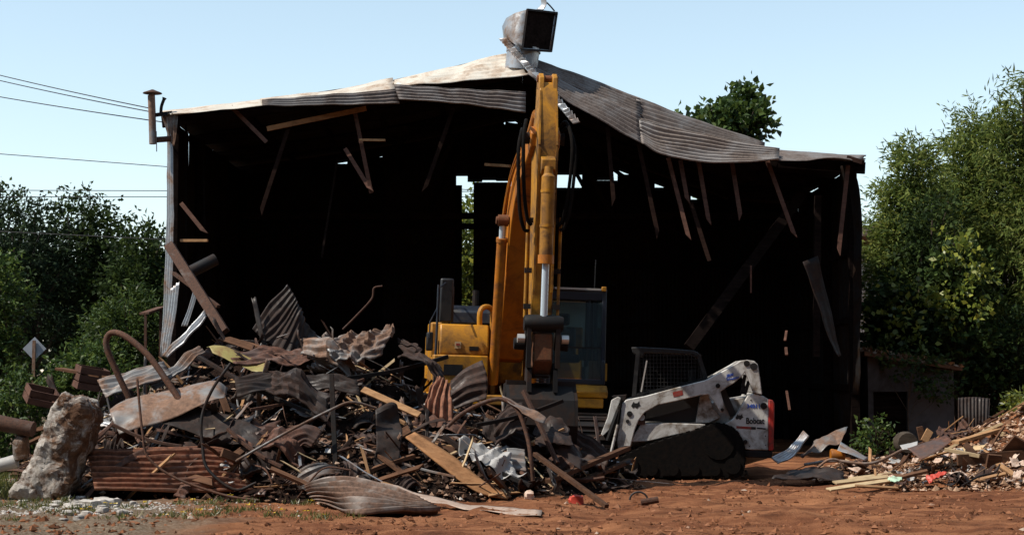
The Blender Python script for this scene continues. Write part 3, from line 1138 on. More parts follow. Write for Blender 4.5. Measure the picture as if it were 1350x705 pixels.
m.part('mirror', 'black_paint', EX, bevel=0.03)
m = MB()
m.tube([L(-1.32, 0.9, 2.9), L(-1.2, 0.6, 3.0)], 0.015, 6)
m.tube([L(-1.05, 0.3, 2.34), L(-1.05, 0.3, 2.95), L(-1.05, -0.5, 2.95), L(-1.05, -0.5, 2.34)], 0.018, 6)
m.tube([L(-1.05, 0.3, 2.65), L(-1.05, -0.5, 2.65)], 0.014, 6)
m.part('guard_rail', 'navy_paint', EX)
m = MB().box(L(-1.42, 0.45, 2.05), (0.10, 0.35, 0.3))
m.part('side_lamp', 'black_paint', EX, bevel=0.02)

# cab
X0, X1, F0, F1, Z0, Z1 = 0.44, 1.39, -0.85, 1.02, 1.43, 2.92
cab = MB()
pw = 0.075
for x in (X0 + pw / 2, X1 - pw / 2):
    cab.bar(L(x, F1 - pw / 2, Z0), L(x, F1 - 0.10, Z1), pw, pw, (0, 1, 0))
    cab.bar(L(x, F0 + pw / 2, Z0), L(x, F0 + pw / 2, Z1), pw, pw, (0, 1, 0))
    cab.bar(L(x, 0.05, Z0), L(x, 0.05, Z1), pw * 0.8, pw, (0, 1, 0))
    cab.bar(L(x, F0, Z0 + 0.2), L(x, F1, Z0 + 0.2), 0.05, 0.4)
cab.bar(L(X0, F0 + 0.04, Z0 + 0.15), L(X1, F0 + 0.04, Z0 + 0.15), 0.05, 0.28)
cab.box(L((X0 + X1) / 2, F1 - 0.04, Z0 + 0.045), (X1 - X0 - 0.002, 0.07, 0.09))
cab.box(L((X0 + X1) / 2, F1 - 0.11, Z1 - 0.07), (X1 - X0 - 0.004, 0.08, 0.13))
cabf = cab.part('cab_frame', 'navy_paint', EX, bevel=0.015)
m = MB()
m.box(L((X0 + X1) / 2, (F0 + F1) / 2 - 0.04, Z1 + 0.02), (X1 - X0 + 0.02, F1 - F0 - 0.06, 0.09))
roofp = m.part('cab_roof', 'navy_paint', EX, bevel=0.03)
for x in (X0 + 0.04, X1 - 0.05):
    m = MB().box(L(x, F1 - 0.06, Z1 + 0.055), (0.075, 0.06, 0.075))
    m.part('work_lamp', 'yellow_paint', roofp, bevel=0.01)
m = MB().bar(L(X0 + 0.1, F1 - 0.045, Z1 + 0.045), L(X1 - 0.1, F1 - 0.045, Z1 + 0.045), 0.03, 0.03)
m.part('light_bar', 'bright_pin', roofp)
m = MB().box(L((X0 + X1) / 2, F1 - 0.055, Z0 + 0.955), (X1 - X0 - 0.15, 0.008, 0.72))
m.part('windscreen_pane', 'cab_glass', EX)
m = MB().box(L((X0 + X1) / 2, F1 - 0.035, Z0 + 0.34), (X1 - X0 - 0.15, 0.008, 0.49))
m.part('lower_pane', 'cab_glass', EX)
m = MB().bar(L(X0 + 0.07, F1 - 0.045, Z0 + 0.59), L(X1 - 0.07, F1 - 0.045, Z0 + 0.59), 0.03, 0.025)
m.part('pane_divider', 'black_paint', EX)
m = MB().box(L((X0 + X1) / 2, F0 + 0.04, Z0 + 0.86), (X1 - X0 - 0.15, 0.008, 1.12))
m.part('rear_pane', 'dusty_glass', EX)
for x in (X0 + 0.03, X1 - 0.03):
    m = MB().box(L(x, 0.5, Z0 + 1.05), (0.008, 0.76, 0.7))
    m.part('side_pane', 'cab_glass', EX)
# seat
sx_ = (X0 + X1) / 2 - 0.08
seat = MB().box(L(sx_, 0.1, Z0 + 0.42), (0.5, 0.5, 0.14))
so_ = seat.part('operator_seat', 'black_paint', EX, bevel=0.05)
bk = fp([(-0.2, Z0 + 0.45), (-0.05, Z0 + 0.45), (-0.12, Z0 + 0.95), (-0.26, Z0 + 0.95)], sx_ - 0.23, sx_ + 0.23)
bk.part('seat_back', 'black_paint', so_, bevel=0.05)
hd = MB().box(L(sx_, -0.2, Z0 + 1.08), (0.26, 0.1, 0.2))
hd.part('headrest', 'black_paint', so_, bevel=0.045)
m = MB()
m.tube([L(sx_ + 0.33, 0.4, Z0 + 0.3), L(sx_ + 0.33, 0.45, Z0 + 0.75)], 0.03, 8)
m.tube([L(sx_ - 0.30, 0.4, Z0 + 0.3), L(sx_ - 0.30, 0.45, Z0 + 0.75)], 0.03, 8)
m.box(L(sx_ + 0.34, 0.15, Z0 + 0.5), (0.14, 0.5, 0.2))
m.part('control_levers', 'black_paint', EX)
m = fp([(-0.85, 1.225), (1.12, 1.225), (1.16, 1.32), (1.03, 1.425), (-0.85, 1.425)], X0 - 0.02, X1 + 0.03)
m.part('cab_base', 'yellow_paint', EX, bevel=0.02)
m = MB().bar(L(X1 + 0.015, 0.98, 1.5), L(X1 + 0.015, 0.98, 1.78), 0.03, 0.05)
m.part('corner_plate', 'yellow_paint', EX)
m = MB()
m.tube([L(1.3, 0.2, 3.0), L(1.31, 0.2, 3.5)], 0.008, 6)
m.part('aerial', 'black_paint', EX)

# boom (box section with taper towards tip)
XB = -0.09
boom = [(0.05, 2.15), (0.5, 3.2), (1.0, 3.95), (1.5, 4.4), (2.1, 4.68), (3.0, 4.9), (4.15, 5.07), (4.32, 4.95),
        (4.28, 4.76), (4.1, 4.70), (3.0, 4.42), (2.3, 4.15), (1.9, 3.85), (1.4, 3.2), (0.85, 2.4), (0.45, 1.8), (0.2, 1.75), (0.02, 1.9)]
boom_o = fp(boom, XB - 0.21, XB + 0.21).part('boom', 'orange_paint', EX, bevel=0.02)
for s_ in (-1, 1):
    x = XB + s_ * 0.31
    m = MB().tube([L(x, 0.85, 1.4), L(x, 1.58, 3.62)], 0.08, 16)
    c_ = m.part('boom_cylinder', 'orange_paint', EX)
    MB().tube([L(x, 1.58, 3.62), L(x, 1.60, 3.68)], 0.092, 16).part('gland', 'orange_paint', c_)
    MB().tube([L(x, 1.60, 3.68), L(x, 1.66, 3.92)], 0.052, 14).part('piston_rod', 'chrome_rod', c_)
    m = MB()
    m.lathe([(0.09, -0.08), (0.09, 0.08)], L(x, 1.68, 3.95), 16, 'X')
    m.part('rod_eye', 'coupler_rust', c_)
MB().lathe([(0.06, -0.42), (0.06, 0.42)], L(XB, 1.68, 3.95), 14, 'X').part('boom_pin', 'coupler_rust', EX)
for x in (XB - 0.29, XB + 0.29):
    MB().prism([(-0.25, 1.2), (0.6, 1.2), (0.45, 1.95), (0.25, 2.1), (0.05, 1.95)], x - 0.035, x + 0.035, side(0, 0)).part('boom_bracket', 'yellow_paint', EX)
# pipes along the boom's left-hand side and top
for i, (dx, dzz) in enumerate(((-0.27, 0.10), (-0.27, 0.02), (-0.12, 0.05), (0.05, 0.05))):
    pts = [L(XB + dx, f + (0.0 if dx > -0.2 else 0.05), z + (0.06 if dx > -0.2 else -0.12 - i * 0.09)) for f, z in ((0.3, 2.5), (0.75, 3.5), (1.2, 4.15), (1.7, 4.5), (2.4, 4.78), (3.4, 4.97))]
    MB().tube(curve_pts(pts, 20), 0.022, 8).part('boom_pipe', 'orange_paint', EX)
# arm cylinder on top of the boom
m = MB().tube([L(XB, 1.9, 4.95), L(XB, 3.3, 5.38)], 0.09, 16)
ac = m.part('arm_cylinder', 'orange_paint', EX)
MB().tube([L(XB, 3.3, 5.38), L(XB, 4.2, 5.6)], 0.05, 14).part('piston_rod', 'chrome_rod', ac)
# arm
arm = [(4.02, 5.30), (4.12, 5.66), (4.42, 5.66), (4.50, 5.55), (4.64, 4.72), (4.52, 3.2), (4.42, 2.2), (4.38, 1.62), (4.28, 1.5), (4.14, 1.55),
       (4.08, 2.3), (4.0, 3.6), (3.92, 4.5), (3.88, 4.95)]
am = fp(arm, XB - 0.145, XB + 0.145)
for i, v in enumerate(am.v):
    if v.z > 5.2:
        am.v[i].x = XB + (v.x - XB) * 0.88
arm_o = am.part('arm', 'yellow_paint', EX, bevel=0.015)
for dx in (-0.095, 0.095):
    MB().prism([(4.14, 5.6), (4.5, 5.52), (4.46, 5.72), (4.36, 5.79), (4.24, 5.79), (4.16, 5.72)], XB + dx - 0.035, XB + dx + 0.035, side(0, 0)).part('top_lug', 'yellow_paint', arm_o, bevel=0.01)
MB().lathe([(0.05, -0.15), (0.05, 0.15)], L(XB, 4.32, 5.72), 14, 'X').part('top_pin', 'coupler_rust', arm_o)
# raised flanges down the outer face of the arm
for dx in (-0.125, 0.125):
    MB().bar(L(XB + dx, 4.645, 4.70), L(XB + dx, 4.49, 2.7), 0.03, 0.06, (0, 1, 0)).part('arm_flange', 'yellow_paint', arm_o)
    MB().bar(L(XB + dx * 0.9, 4.49, 5.52), L(XB + dx, 4.64, 4.74), 0.025, 0.04, (0, 1, 0)).part('arm_flange', 'yellow_paint', arm_o)
MB().lathe([(0.085, -0.29), (0.085, 0.29)], L(XB, 4.12, 4.9), 16, 'X').part('arm_pin', 'dark_steel', EX)
# bucket cylinder
MB().prism([(4.60, 4.6), (4.78, 4.52), (4.78, 4.38), (4.60, 4.28)], XB - 0.10, XB + 0.10, side(0, 0)).part('cylinder_lug', 'yellow_paint', arm_o, bevel=0.01)
bc = MB().tube([L(XB, 4.76, 4.42), L(XB, 4.765, 4.32), L(XB, 4.77, 4.28), L(XB, 4.76, 3.2)], [0.06, 0.065, 0.095, 0.095], 20).part('bucket_cylinder', 'yellow_paint', EX)
for z in (4.1, 3.62):
    MB().tube([L(XB, 4.767, z), L(XB, 4.766, z - 0.04)], 0.103, 20).part('band', 'yellow_paint', bc)
MB().tube([L(XB, 4.76, 3.2), L(XB, 4.758, 3.08)], 0.112, 20).part('gland', 'orange_paint', bc)
MB().tube([L(XB, 4.758, 3.08), L(XB, 4.72, 2.32)], 0.05, 18).part('piston_rod', 'chrome_rod', bc)
# linkage
m = MB().lathe([(0.10, -0.27), (0.12, -0.2), (0.12, 0.2), (0.10, 0.27)], L(XB, 4.70, 2.26), 16, 'X')
lk = m.part('linkage', 'dark_steel', EX)
for dx in (-0.21, 0.21):
    MB().bar(L(XB + dx, 4.68, 2.28), L(XB + dx, 4.36, 1.95), 0.05, 0.13, (0, 0, 1)).part('guide_link', 'dark_steel', lk)
    MB().lathe([(0.06, -0.05), (0.06, 0.05)], L(XB + dx * 1.45, 4.70, 2.05), 12, 'X').part('pin_end', 'bright_pin', lk)
    MB().bar(L(XB + dx * 0.95, 4.74, 2.25), L(XB + dx * 0.95, 4.74, 1.65), 0.06, 0.11, (0, 1, 0)).part('bucket_link', 'dark_steel', lk)
for dx in (-0.29, 0.29):
    MB().lathe([(0.08, -0.07), (0.09, 0.07)], L(XB + dx * 1.05, 4.45, 1.98), 14, 'X').part('pin_end', 'dark_steel', lk)
# quick coupler
MB().prism([(4.5, 2.16), (4.74, 2.12), (4.78, 1.75), (4.62, 1.55), (4.4, 1.5), (4.35, 1.8)], XB - 0.13, XB + 0.13, side(0, 0)).part('coupler', 'coupler_rust', EX, bevel=0.02)
for k in range(4):
    MB().bar(L(XB - 0.10, 4.72, 1.55 - k * 0.035), L(XB + 0.10, 4.72, 1.55 - k * 0.035), 0.05, 0.015).part('spring_coil', 'dark_steel', EX)
# bucket: back shell curls towards the machine
bp = [(4.30, 1.42), (4.62, 1.44), (4.86, 1.22), (4.94, 0.88), (4.82, 0.52), (4.5, 0.28), (4.05, 0.22)]
bpi = [(4.05, 0.26), (4.48, 0.33), (4.77, 0.55), (4.88, 0.88), (4.81, 1.19), (4.6, 1.38), (4.30, 1.37)]
bu = fp(bp + bpi, XB - 0.45, XB + 0.45).part('bucket', 'dark_steel', EX, bevel=0.01)
for dx in (-0.465, 0.465):
    MB().prism(bp + [(4.0, 0.9)], XB + dx - 0.02, XB + dx + 0.02, side(0, 0)).part('bucket_side', 'dark_steel', bu)
for k in range(5):
    x = XB - 0.38 + k * 0.19
    MB().prism([(4.1, 0.19), (4.1, 0.30), (3.82, 0.23)], x - 0.04, x + 0.04, side(0, 0)).part('tooth', 'dark_steel', bu)
for dx in (-0.18, 0.18):
    MB().prism([(4.42, 1.40), (4.8, 1.32), (4.76, 1.62), (4.6, 1.72), (4.45, 1.62)], XB + dx - 0.03, XB + dx + 0.03, side(0, 0)).part('bucket_ear', 'dark_steel', bu)
MB().bar(L(XB - 0.48, 4.6, 1.43), L(XB - 0.22, 4.6, 1.43), 0.10, 0.09).part('top_rail', 'dark_steel', bu)
MB().bar(L(XB + 0.22, 4.6, 1.43), L(XB + 0.48, 4.6, 1.43), 0.10, 0.09).part('top_rail', 'dark_steel', bu)
# hoses looping from boom tip to the arm
hz = [(-0.32, 0.0), (-0.38, 0.14), (0.30, 0.0), (0.34, 0.1)]
for dx, o_ in hz:
    MB().tube(curve_pts([L(XB + dx * 0.75, 3.7, 5.0), L(XB + dx * 0.9, 4.35, 5.12 - o_), L(XB + dx * 1.1, 4.68, 4.75 - o_), L(XB + dx, 4.66, 4.1 - o_ * 1.5),
                         L(XB + dx * 0.8, 4.58, 3.72 - o_), L(XB + dx * 0.6, 4.56, 3.62 - o_ * 0.6)], 24), 0.026, 8).part('hose', 'rubber', EX)
for dx in (-0.235, 0.225):
    MB().tube([L(XB + dx, 4.5, 3.75), L(XB + dx, 4.44, 2.35)], 0.022, 8).part('arm_pipe', 'yellow_paint', arm_o)
    for z in (3.7, 3.0, 2.5):
        MB().box(L(XB + dx * 0.88, 4.46, z), (0.10, 0.06, 0.07)).part('pipe_clamp', 'dark_steel', arm_o)


# ------------------------------------------------------------------ compact track loader, side on, facing left
KB = 87.7
LD = empty('track_loader', 'dirty white compact track loader with black wire mesh cab and rubber tracks', 'loader', (X_at(910, 24.4), 24.4, 0.0), (0, 0, R(-5)))


def Zq(zx, zy):
    px = 780 + zx / 2.936
    py = 420 + zy / 2.936
    return ((px - 910) / KB, (630 - py) / KB)


def lp(pts, y0, y1):
    return MB().prism([Zq(*p) for p in pts], y0, y1, lambda a, b, d: Vector((a, d, b)))


def smooth_outline(pts, n=4):
    v = [Vector((a, b, 0)) for a, b in pts]
    out = []
    m_ = len(v)
    for i in range(m_):
        for k in range(n):
            q = cr(v[i - 1], v[i], v[(i + 1) % m_], v[(i + 2) % m_], k / n)
            out.append((q.x, q.y))
    return out


WID = 1.75
track_o = [(112, 604), (92, 575), (110, 535), (200, 490), (330, 448), (425, 418), (480, 404), (535, 415), (572, 455), (588, 520), (582, 575), (555, 604)]
for y0, side_name in ((0.02, 'near'), (WID - 0.42, 'far')):
    o = MB().prism([Zq(*p) for p in smooth_outline(track_o)], y0, y0 + 0.40, lambda a, b, d: Vector((a, d, b))).part('rubber_track', 'rubber', LD, bevel=0.02)
    # tread lugs round the belt
    so = [Vector(Zq(*p)) for p in smooth_outline(track_o, 8)]
    acc = 0
    lug = MB().box((0, 0, 0), (0.06, 0.40, 0.022)).mesh('tread_lug', 'rubber')
    for i in range(len(so)):
        a, b = so[i], so[(i + 1) % len(so)]
        acc += (b - a).length
        if acc > 0.095:
            acc = 0
            d = (b - a).normalized()
            lo = bpy.data.objects.new('tread_lug', lug)
            col.objects.link(lo)
            lo.parent = o
            lo.location = (a.x, y0 + 0.2, a.y)
            lo.rotation_euler = (0, -math.atan2(d.y, d.x), 0)
    for (zx, zy, r_) in ((145, 565, 0.13), (230, 580, 0.09), (310, 580, 0.09), (390, 580, 0.09), (470, 580, 0.09), (540, 565, 0.12), (487, 482, 0.23)):
        c_ = Zq(zx, zy)
        yy = y0 - 0.015 if y0 < 1 else y0 + 0.40
        MB().lathe([(r_, 0.0), (r_, 0.016), (r_ * 0.7, 0.02)], (c_[0], yy - 0.003, c_[1]), 18, 'Y').part('track_wheel', 'rubber', o)
# chassis between the tracks
m = lp([(150, 470), (200, 400), (415, 402), (430, 330), (600, 300), (680, 310), (680, 540), (560, 575), (180, 575)], 0.36, WID - 0.36)
m.part('chassis', 'white_paint', LD, bevel=0.02)
m = lp([(148, 476), (190, 404), (300, 402), (418, 405), (440, 408), (400, 432), (320, 448), (220, 472)], 0.10, 0.35)
m.part('side_panel', 'white_paint', LD, bevel=0.012)
m = lp([(418, 300), (450, 285), (470, 345), (500, 380), (455, 402), (400, 402)], 0.20, 0.36)
m.part('tower_panel', 'white_paint', LD, bevel=0.012)
m = lp([(215, 300), (430, 285), (440, 340), (420, 400), (205, 398)], 0.30, 0.37)
m.part('recess_panel', 'black_paint', LD)
ep = [(514, 406), (540, 388), (562, 362), (582, 325), (600, 294), (625, 288), (660, 297), (681, 310), (677, 505), (588, 503), (580, 468), (562, 436), (540, 418)]
eng = lp(ep, 0.07, 0.36).part('engine_panel', 'white_paint', LD, bevel=0.015)
m = lp(ep, WID - 0.36, WID - 0.07)
m.part('engine_panel', 'white_paint', LD, bevel=0.015)
m = lp([(680, 309), (696, 313), (702, 325), (697, 505), (678, 507)], 0.06, WID - 0.06)
m.part('tailgate', 'red_paint', LD, bevel=0.015)
m = lp([(584, 506), (694, 509), (690, 535), (586, 532)], 0.08, WID - 0.08)
m.part('rear_bumper', 'dark_steel', LD, bevel=0.012)
c_ = Zq(661, 335)
MB().lathe([(0.045, -0.02), (0.05, 0.0), (0.03, 0.01)], (c_[0], 0.062, c_[1]), 18, 'Y').part('filler_cap', 'dark_steel', eng)
c_ = Zq(590, 472)
MB().lathe([(0.03, -0.015), (0.03, 0.01)], (c_[0], 0.062, c_[1]), 14, 'Y').part('bolt', 'dark_steel', eng)
for (zx, zy) in ((612, 312), (667, 300), (667, 485), (605, 490), (667, 450)):
    c_ = Zq(zx, zy)
    MB().lathe([(0.009, -0.008), (0.009, 0.005)], (c_[0], 0.068, c_[1]), 8, 'Y').part('bolt', 'dark_steel', eng)
# lift arms, near and far
armp = [(598, 158), (625, 162), (640, 176), (648, 230), (655, 292), (622, 286), (606, 240), (590, 205), (578, 222), (548, 248), (520, 264), (496, 280),
        (512, 345), (507, 360), (494, 360), (470, 318), (450, 292), (420, 294), (340, 314), (255, 332), (205, 360), (180, 392), (165, 430), (150, 488),
        (140, 505), (100, 500), (96, 470), (112, 370), (116, 330), (132, 312), (205, 298), (330, 264), (440, 236), (480, 215), (540, 182), (575, 161)]
for k, y0 in enumerate((0.03, WID - 0.21)):
    la = lp(armp, y0, y0 + 0.18).part('lift_arm', 'white_paint', LD, bevel=0.012)
    for (zx, zy, r_, mt) in ((597, 172, 0.045, 'dark_steel'), (624, 184, 0.055, 'black_paint'), (486, 258, 0.035, 'dark_steel'), (502, 350, 0.026, 'dark_steel'),
                         (146, 366, 0.042, 'black_paint'), (138, 395, 0.028, 'black_paint')):
        c_ = Zq(zx, zy)
        MB().lathe([(r_, -0.012), (r_, 0.008), (r_ * 0.6, 0.012)], (c_[0], (y0 if k == 0 else y0 + 0.18), c_[1]), 16, 'Y').part('pivot_pin', mt, la)
    if k == 0:
        near_arm = la
m = MB()
a_, b_ = Zq(505, 275), Zq(548, 375)
m.bar((a_[0], 0.30, a_[1]), (b_[0], 0.30, b_[1]), 0.10, 0.10, (0, 1, 0))
m.part('lift_cylinder', 'black_paint', LD)
a_, b_ = Zq(192, 380), Zq(192, 381)
MB().lathe([(0.05, -0.03), (0.05, 0.02)], (a_[0], 0.09, a_[1]), 16, 'Y').part('step_eye', 'white_paint', LD)
m = lp([(172, 392), (207, 392), (205, 408), (170, 408)], 0.085, 0.12)
m.part('step_plate', 'wood_stud', LD)
m = MB()
for q0, q1 in (((592, 215), (578, 290)), ((606, 240), (590, 292))):
    a_, b_ = Zq(*q0), Zq(*q1)
    m.bar((a_[0], 0.14, a_[1]), (b_[0], 0.14, b_[1]), 0.05, 0.04, (0, 1, 0))
m.part('rear_link', 'dark_steel', LD)
# cab: roof, posts, mesh sides
cy0, cy1 = 0.34, WID - 0.34
m = lp([(152, 108), (190, 107), (300, 113), (395, 121), (412, 128), (425, 150), (415, 150), (390, 135), (205, 128), (195, 148), (158, 132)], cy0 - 0.02, cy1 + 0.02)
m.part('cab_roof', 'black_paint', LD, bevel=0.012)
for y in (cy0, cy1):
    m = MB()
    for q0, q1, w_ in (((178, 128), (160, 310), 0.07), ((414, 135), (441, 222), 0.09), ((441, 222), (445, 300), 0.09), ((160, 300), (445, 235), 0.06)):
        a_, b_ = Zq(*q0), Zq(*q1)
        m.bar((a_[0], y, a_[1]), (b_[0], y, b_[1]), 0.06, w_, (0, 1, 0) if w_ > .065 else (0, 0, 1))
    m.part('cab_post', 'black_paint', LD)
    # wire mesh: individual wires
    m = MB()
    for k in range(18):
        x = 185 + k * 13.5
        a_, b_ = Zq(x, 130), Zq(min(x + 1, 440), 300)
        m.bar((a_[0], y, a_[1]), (b_[0], y, b_[1]), 0.008, 0.008)
    for k in range(11):
        zy = 140 + k * 15
        a_, b_ = Zq(182, zy), Zq(430, zy)
        m.bar((a_[0], y + 0.005, a_[1]), (b_[0], y + 0.005, b_[1]), 0.008, 0.008)
    o = m.part('side_mesh', 'black_paint', LD)
    o['kind'] = 'stuff'
m = MB()
a_, b_ = Zq(213, 160), Zq(190, 282)
m.bar((a_[0], cy0 - 0.06, a_[1]), (b_[0], cy0 - 0.06, b_[1]), 0.022, 0.022, (0, 1, 0))
m.part('grab_rail', 'bright_pin', LD)
m = MB()
a_, b_ = Zq(433, 150), Zq(440, 300)
m.box(((a_[0] + b_[0]) / 2 - 0.05, WID / 2, (a_[1] + b_[1]) / 2), (0.02, cy1 - cy0, 0.5))
m.part('rear_screen', 'black_paint', LD)
a_ = Zq(330, 330)
MB().box((a_[0], WID / 2, a_[1]), (0.5, 0.5, 0.14)).box((a_[0] + 0.25, WID / 2, a_[1] + 0.3), (0.12, 0.48, 0.5)).part('operator_seat', 'black_paint', LD, bevel=0.04)
# attachment plate at the front
m = MB()
for y in (0.05, WID - 0.05):
    pass
m = lp([(75, 314), (100, 300), (112, 306), (98, 345), (66, 430), (40, 455), (34, 446), (60, 380)], 0.10, WID - 0.10)
m.part('attachment_plate', 'white_paint', LD, bevel=0.01)
for q0, q1, y, r_, mt in (((100, 408), (72, 525), 0.0, 0.022, 'white_paint'), ((104, 350), (60, 470), 0.06, 0.03, 'dark_steel'), ((116, 312), (88, 470), 0.02, 0.016, 'rubber'),
                       ((85, 420), (55, 470), 0.16, 0.03, 'dark_steel')):
    a_, b_ = Zq(*q0), Zq(*q1)
    MB().tube([(a_[0], y, a_[1]), (b_[0], y, b_[1])], r_, 8).part('tilt_rod' if mt != 'rubber' else 'hose', mt, LD)
m = lp([(75, 300), (130, 296), (130, 330), (110, 340)], 0.22, WID - 0.22)
m.part('front_crossmember', 'dark_steel', LD)
# decals and lettering
RX = (R(90), 0, 0)


def decal(body, zx, zy, size, mat, parent, y, shear=0.0, tilt=0.0):
    c_ = Zq(zx, zy)
    return text_part('lettering', body, size, mat, parent, (c_[0], y, c_[1]), (R(90), -tilt, 0), shear)


decal('34011', 596, 343, 0.082, 'blue_print', eng, 0.066)
tb = decal('Bobcat', 592, 403, 0.118, 'black_print', eng, 0.066)
tb.scale = (0.82, 1.05, 1)
decal('J&M', 519, 226, 0.065, 'blue_print', near_arm, 0.026, 0.3, R(14))
decal('Wrecking', 519, 240, 0.048, 'blue_print', near_arm, 0.026, 0.3, R(14))
m = lp([(556, 412), (612, 415), (612, 425), (556, 421)], 0.066, 0.0685)
m.part('stripe', 'red_print', eng)
m = lp([(612, 415), (630, 416), (630, 426), (612, 425)], 0.066, 0.0685)
m.part('stripe', 'black_print', eng)
m = lp([(634, 417), (668, 420), (668, 426), (634, 423)], 0.066, 0.0685)
m.part('stripe', 'black_print', eng)
cat = [(0, 0), (6, -9), (10, -3), (20, -3), (27, -11), (28, 1), (33, 6), (25, 10), (18, 18), (10, 12), (2, 16), (-4, 8)]
for (ox, oy, sc, par, y) in ((556, 374, 0.85, eng, 0.066), (156, 328, 1.0, near_arm, 0.026)):
    m = lp([(ox + a * sc, oy + b * sc) for a, b in cat], y, y + 0.0025)
    m.part('cat_emblem', 'black_print', par)
m = lp([(312, 283), (350, 274), (352, 293), (316, 302)], 0.0265, 0.029)
m.part('sticker', 'red_print', near_arm)


# ------------------------------------------------------------------ scrap heap: underlying mound
CREST = [(10, 0.0), (40, 0.45), (80, 0.85), (110, 1.0), (150, 1.12), (200, 1.3), (250, 1.7), (300, 1.9), (350, 2.0), (400, 2.0), (450, 1.85), (500, 1.6), (550, 1.3),
         (600, 1.1), (650, 1.0), (700, 0.85), (760, 0.55), (820, 0.12), (850, 0.0)]
YC = 23.4


def interp(tab, x):
    if x <= tab[0][0]:
        return tab[0][1]
    for (a, va), (b, vb) in zip(tab, tab[1:]):
        if x <= b:
            return va + (vb - va) * (x - a) / (b - a)
    return tab[-1][1]


def heap_z(x, y):
    px = CX + F * x / YC
    c = interp(CREST, px)
    toe = interp([(10, 22.0), (100, 21.0), (160, 20.7), (400, 20.15), (500, 20.0), (600, 20.0), (720, 20.8), (850, 22.4)], px)
    if y < YC:
        t_ = (y - toe) / (YC - toe)
    else:
        t_ = 1 - (y - YC) / 2.6
    t_ = max(0.0, min(1.0, t_))
    t_ = t_ ** 0.8 * (1 - 0.15 * math.sin(math.pi * t_))
    return c * t_ + 0.14 * min(1, c * 2) * t_ * noise.noise(Vector((x * 1.3, y * 1.3, 0)))


CREST2 = [(1010, 0.0), (1080, 0.12), (1130, 0.22), (1180, 0.32), (1230, 0.5), (1290, 0.78), (1340, 1.0), (1400, 1.2), (1500, 1.5), (1600, 0.8), (1680, 0.0)]
YC2 = 25.2


def heap2_z(x, y):
    px = CX + F * x / YC2
    c = interp(CREST2, px)
    toe = interp([(1010, 24.0), (1130, 22.0), (1350, 21.6), (1650, 21.6)], px)
    t_ = (y - toe) / (YC2 - toe) if y < YC2 else 1 - (y - YC2) / 3.0
    t_ = max(0.0, min(1.0, t_))
    return c * t_ ** 0.85 + 0.10 * t_ * noise.noise(Vector((x * 1.7, y * 1.7, 3))) * min(1, c * 3)


def mound(name, zf, x0, x1, y0, y1, st, mat):
    nx, ny = int((x1 - x0) / st), int((y1 - y0) / st)
    m_ = MB()
    for j in range(ny + 1):
        for i in range(nx + 1):
            x, y = x0 + (x1 - x0) * i / nx, y0 + (y1 - y0) * j / ny
            z = zf(x, y)
            r_ = 0.05 * noise.fractal(Vector((x * 4, y * 4, 1)), 0.8, 2, 3) if z > 0.05 else 0
            m_.v.append(Vector((x, y, z + r_ - 0.06)))
    w_ = nx + 1
    for j in range(ny):
        for i in range(nx):
            m_.f.append([j * w_ + i, j * w_ + i + 1, (j + 1) * w_ + i + 1, (j + 1) * w_ + i])
    return m_.thing(name, mat, kind='stuff', smooth=60)


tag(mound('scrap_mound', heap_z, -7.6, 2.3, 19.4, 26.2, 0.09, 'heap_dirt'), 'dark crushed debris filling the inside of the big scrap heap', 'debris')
tag(mound('rubble_mound', heap2_z, 3.9, 11.5, 21.4, 28.2, 0.09, 'dirt'), 'red earth and crushed rubble under the right hand debris pile', 'rubble')


# ------------------------------------------------------------------ scrap pieces that stand out one by one
def pxsheet(name, rows, mat, label, cat='metal sheet', ribs=0, amp=0.012, crumple=0.03, freq=1.5, nu=18, nv=None, seed=0, ragged=0.0):
    """rows: lists of (px, py, Y)"""
    ctrl = [[P(*p) for p in row] for row in rows]
    return sheet(ctrl, nu, nv or max(10, ribs * 5), ribs, amp, crumple, freq, ragged, seed).thing(name, mat, label, cat, solid=0.005, smooth=22)


def pxtube(name, pts, r, mat, label, cat, n=28, seg=8):
    return MB().tube(curve_pts([P(*p) for p in pts], n), r, seg).thing(name, mat, label, cat, smooth=50)


def pxbar(name, a, b, w_, h_, mat, label, cat, bend=0.0, up=(0, 0, 1)):
    pa, pb = P(*a), P(*b)
    if bend:
        pts = [pa.lerp(pb, i / 8) - Vector((0, 0, bend * math.sin(math.pi * i / 8))) for i in range(9)]
        m_ = MB()
        d = (pb - pa).normalized()
        sx = d.cross(Vector(up)).normalized()
        for p in pts:
            sz = sx.cross(d)
            for i, j in ((-1, -1), (1, -1), (1, 1), (-1, 1)):
                m_.v.append(p + sx * (i * w_ / 2) + sz * (j * h_ / 2))
        for k in range(8):
            for q in range(4):
                m_.f.append([k * 4 + q, k * 4 + (q + 1) % 4, k * 4 + 4 + (q + 1) % 4, k * 4 + 4 + q])
        m_.f.append([3, 2, 1, 0])
        m_.f.append([32, 33, 34, 35])
    else:
        m_ = MB().bar(pa, pb, w_, h_, up)
    return m_.thing(name, mat, label, cat, bevel=0.004)


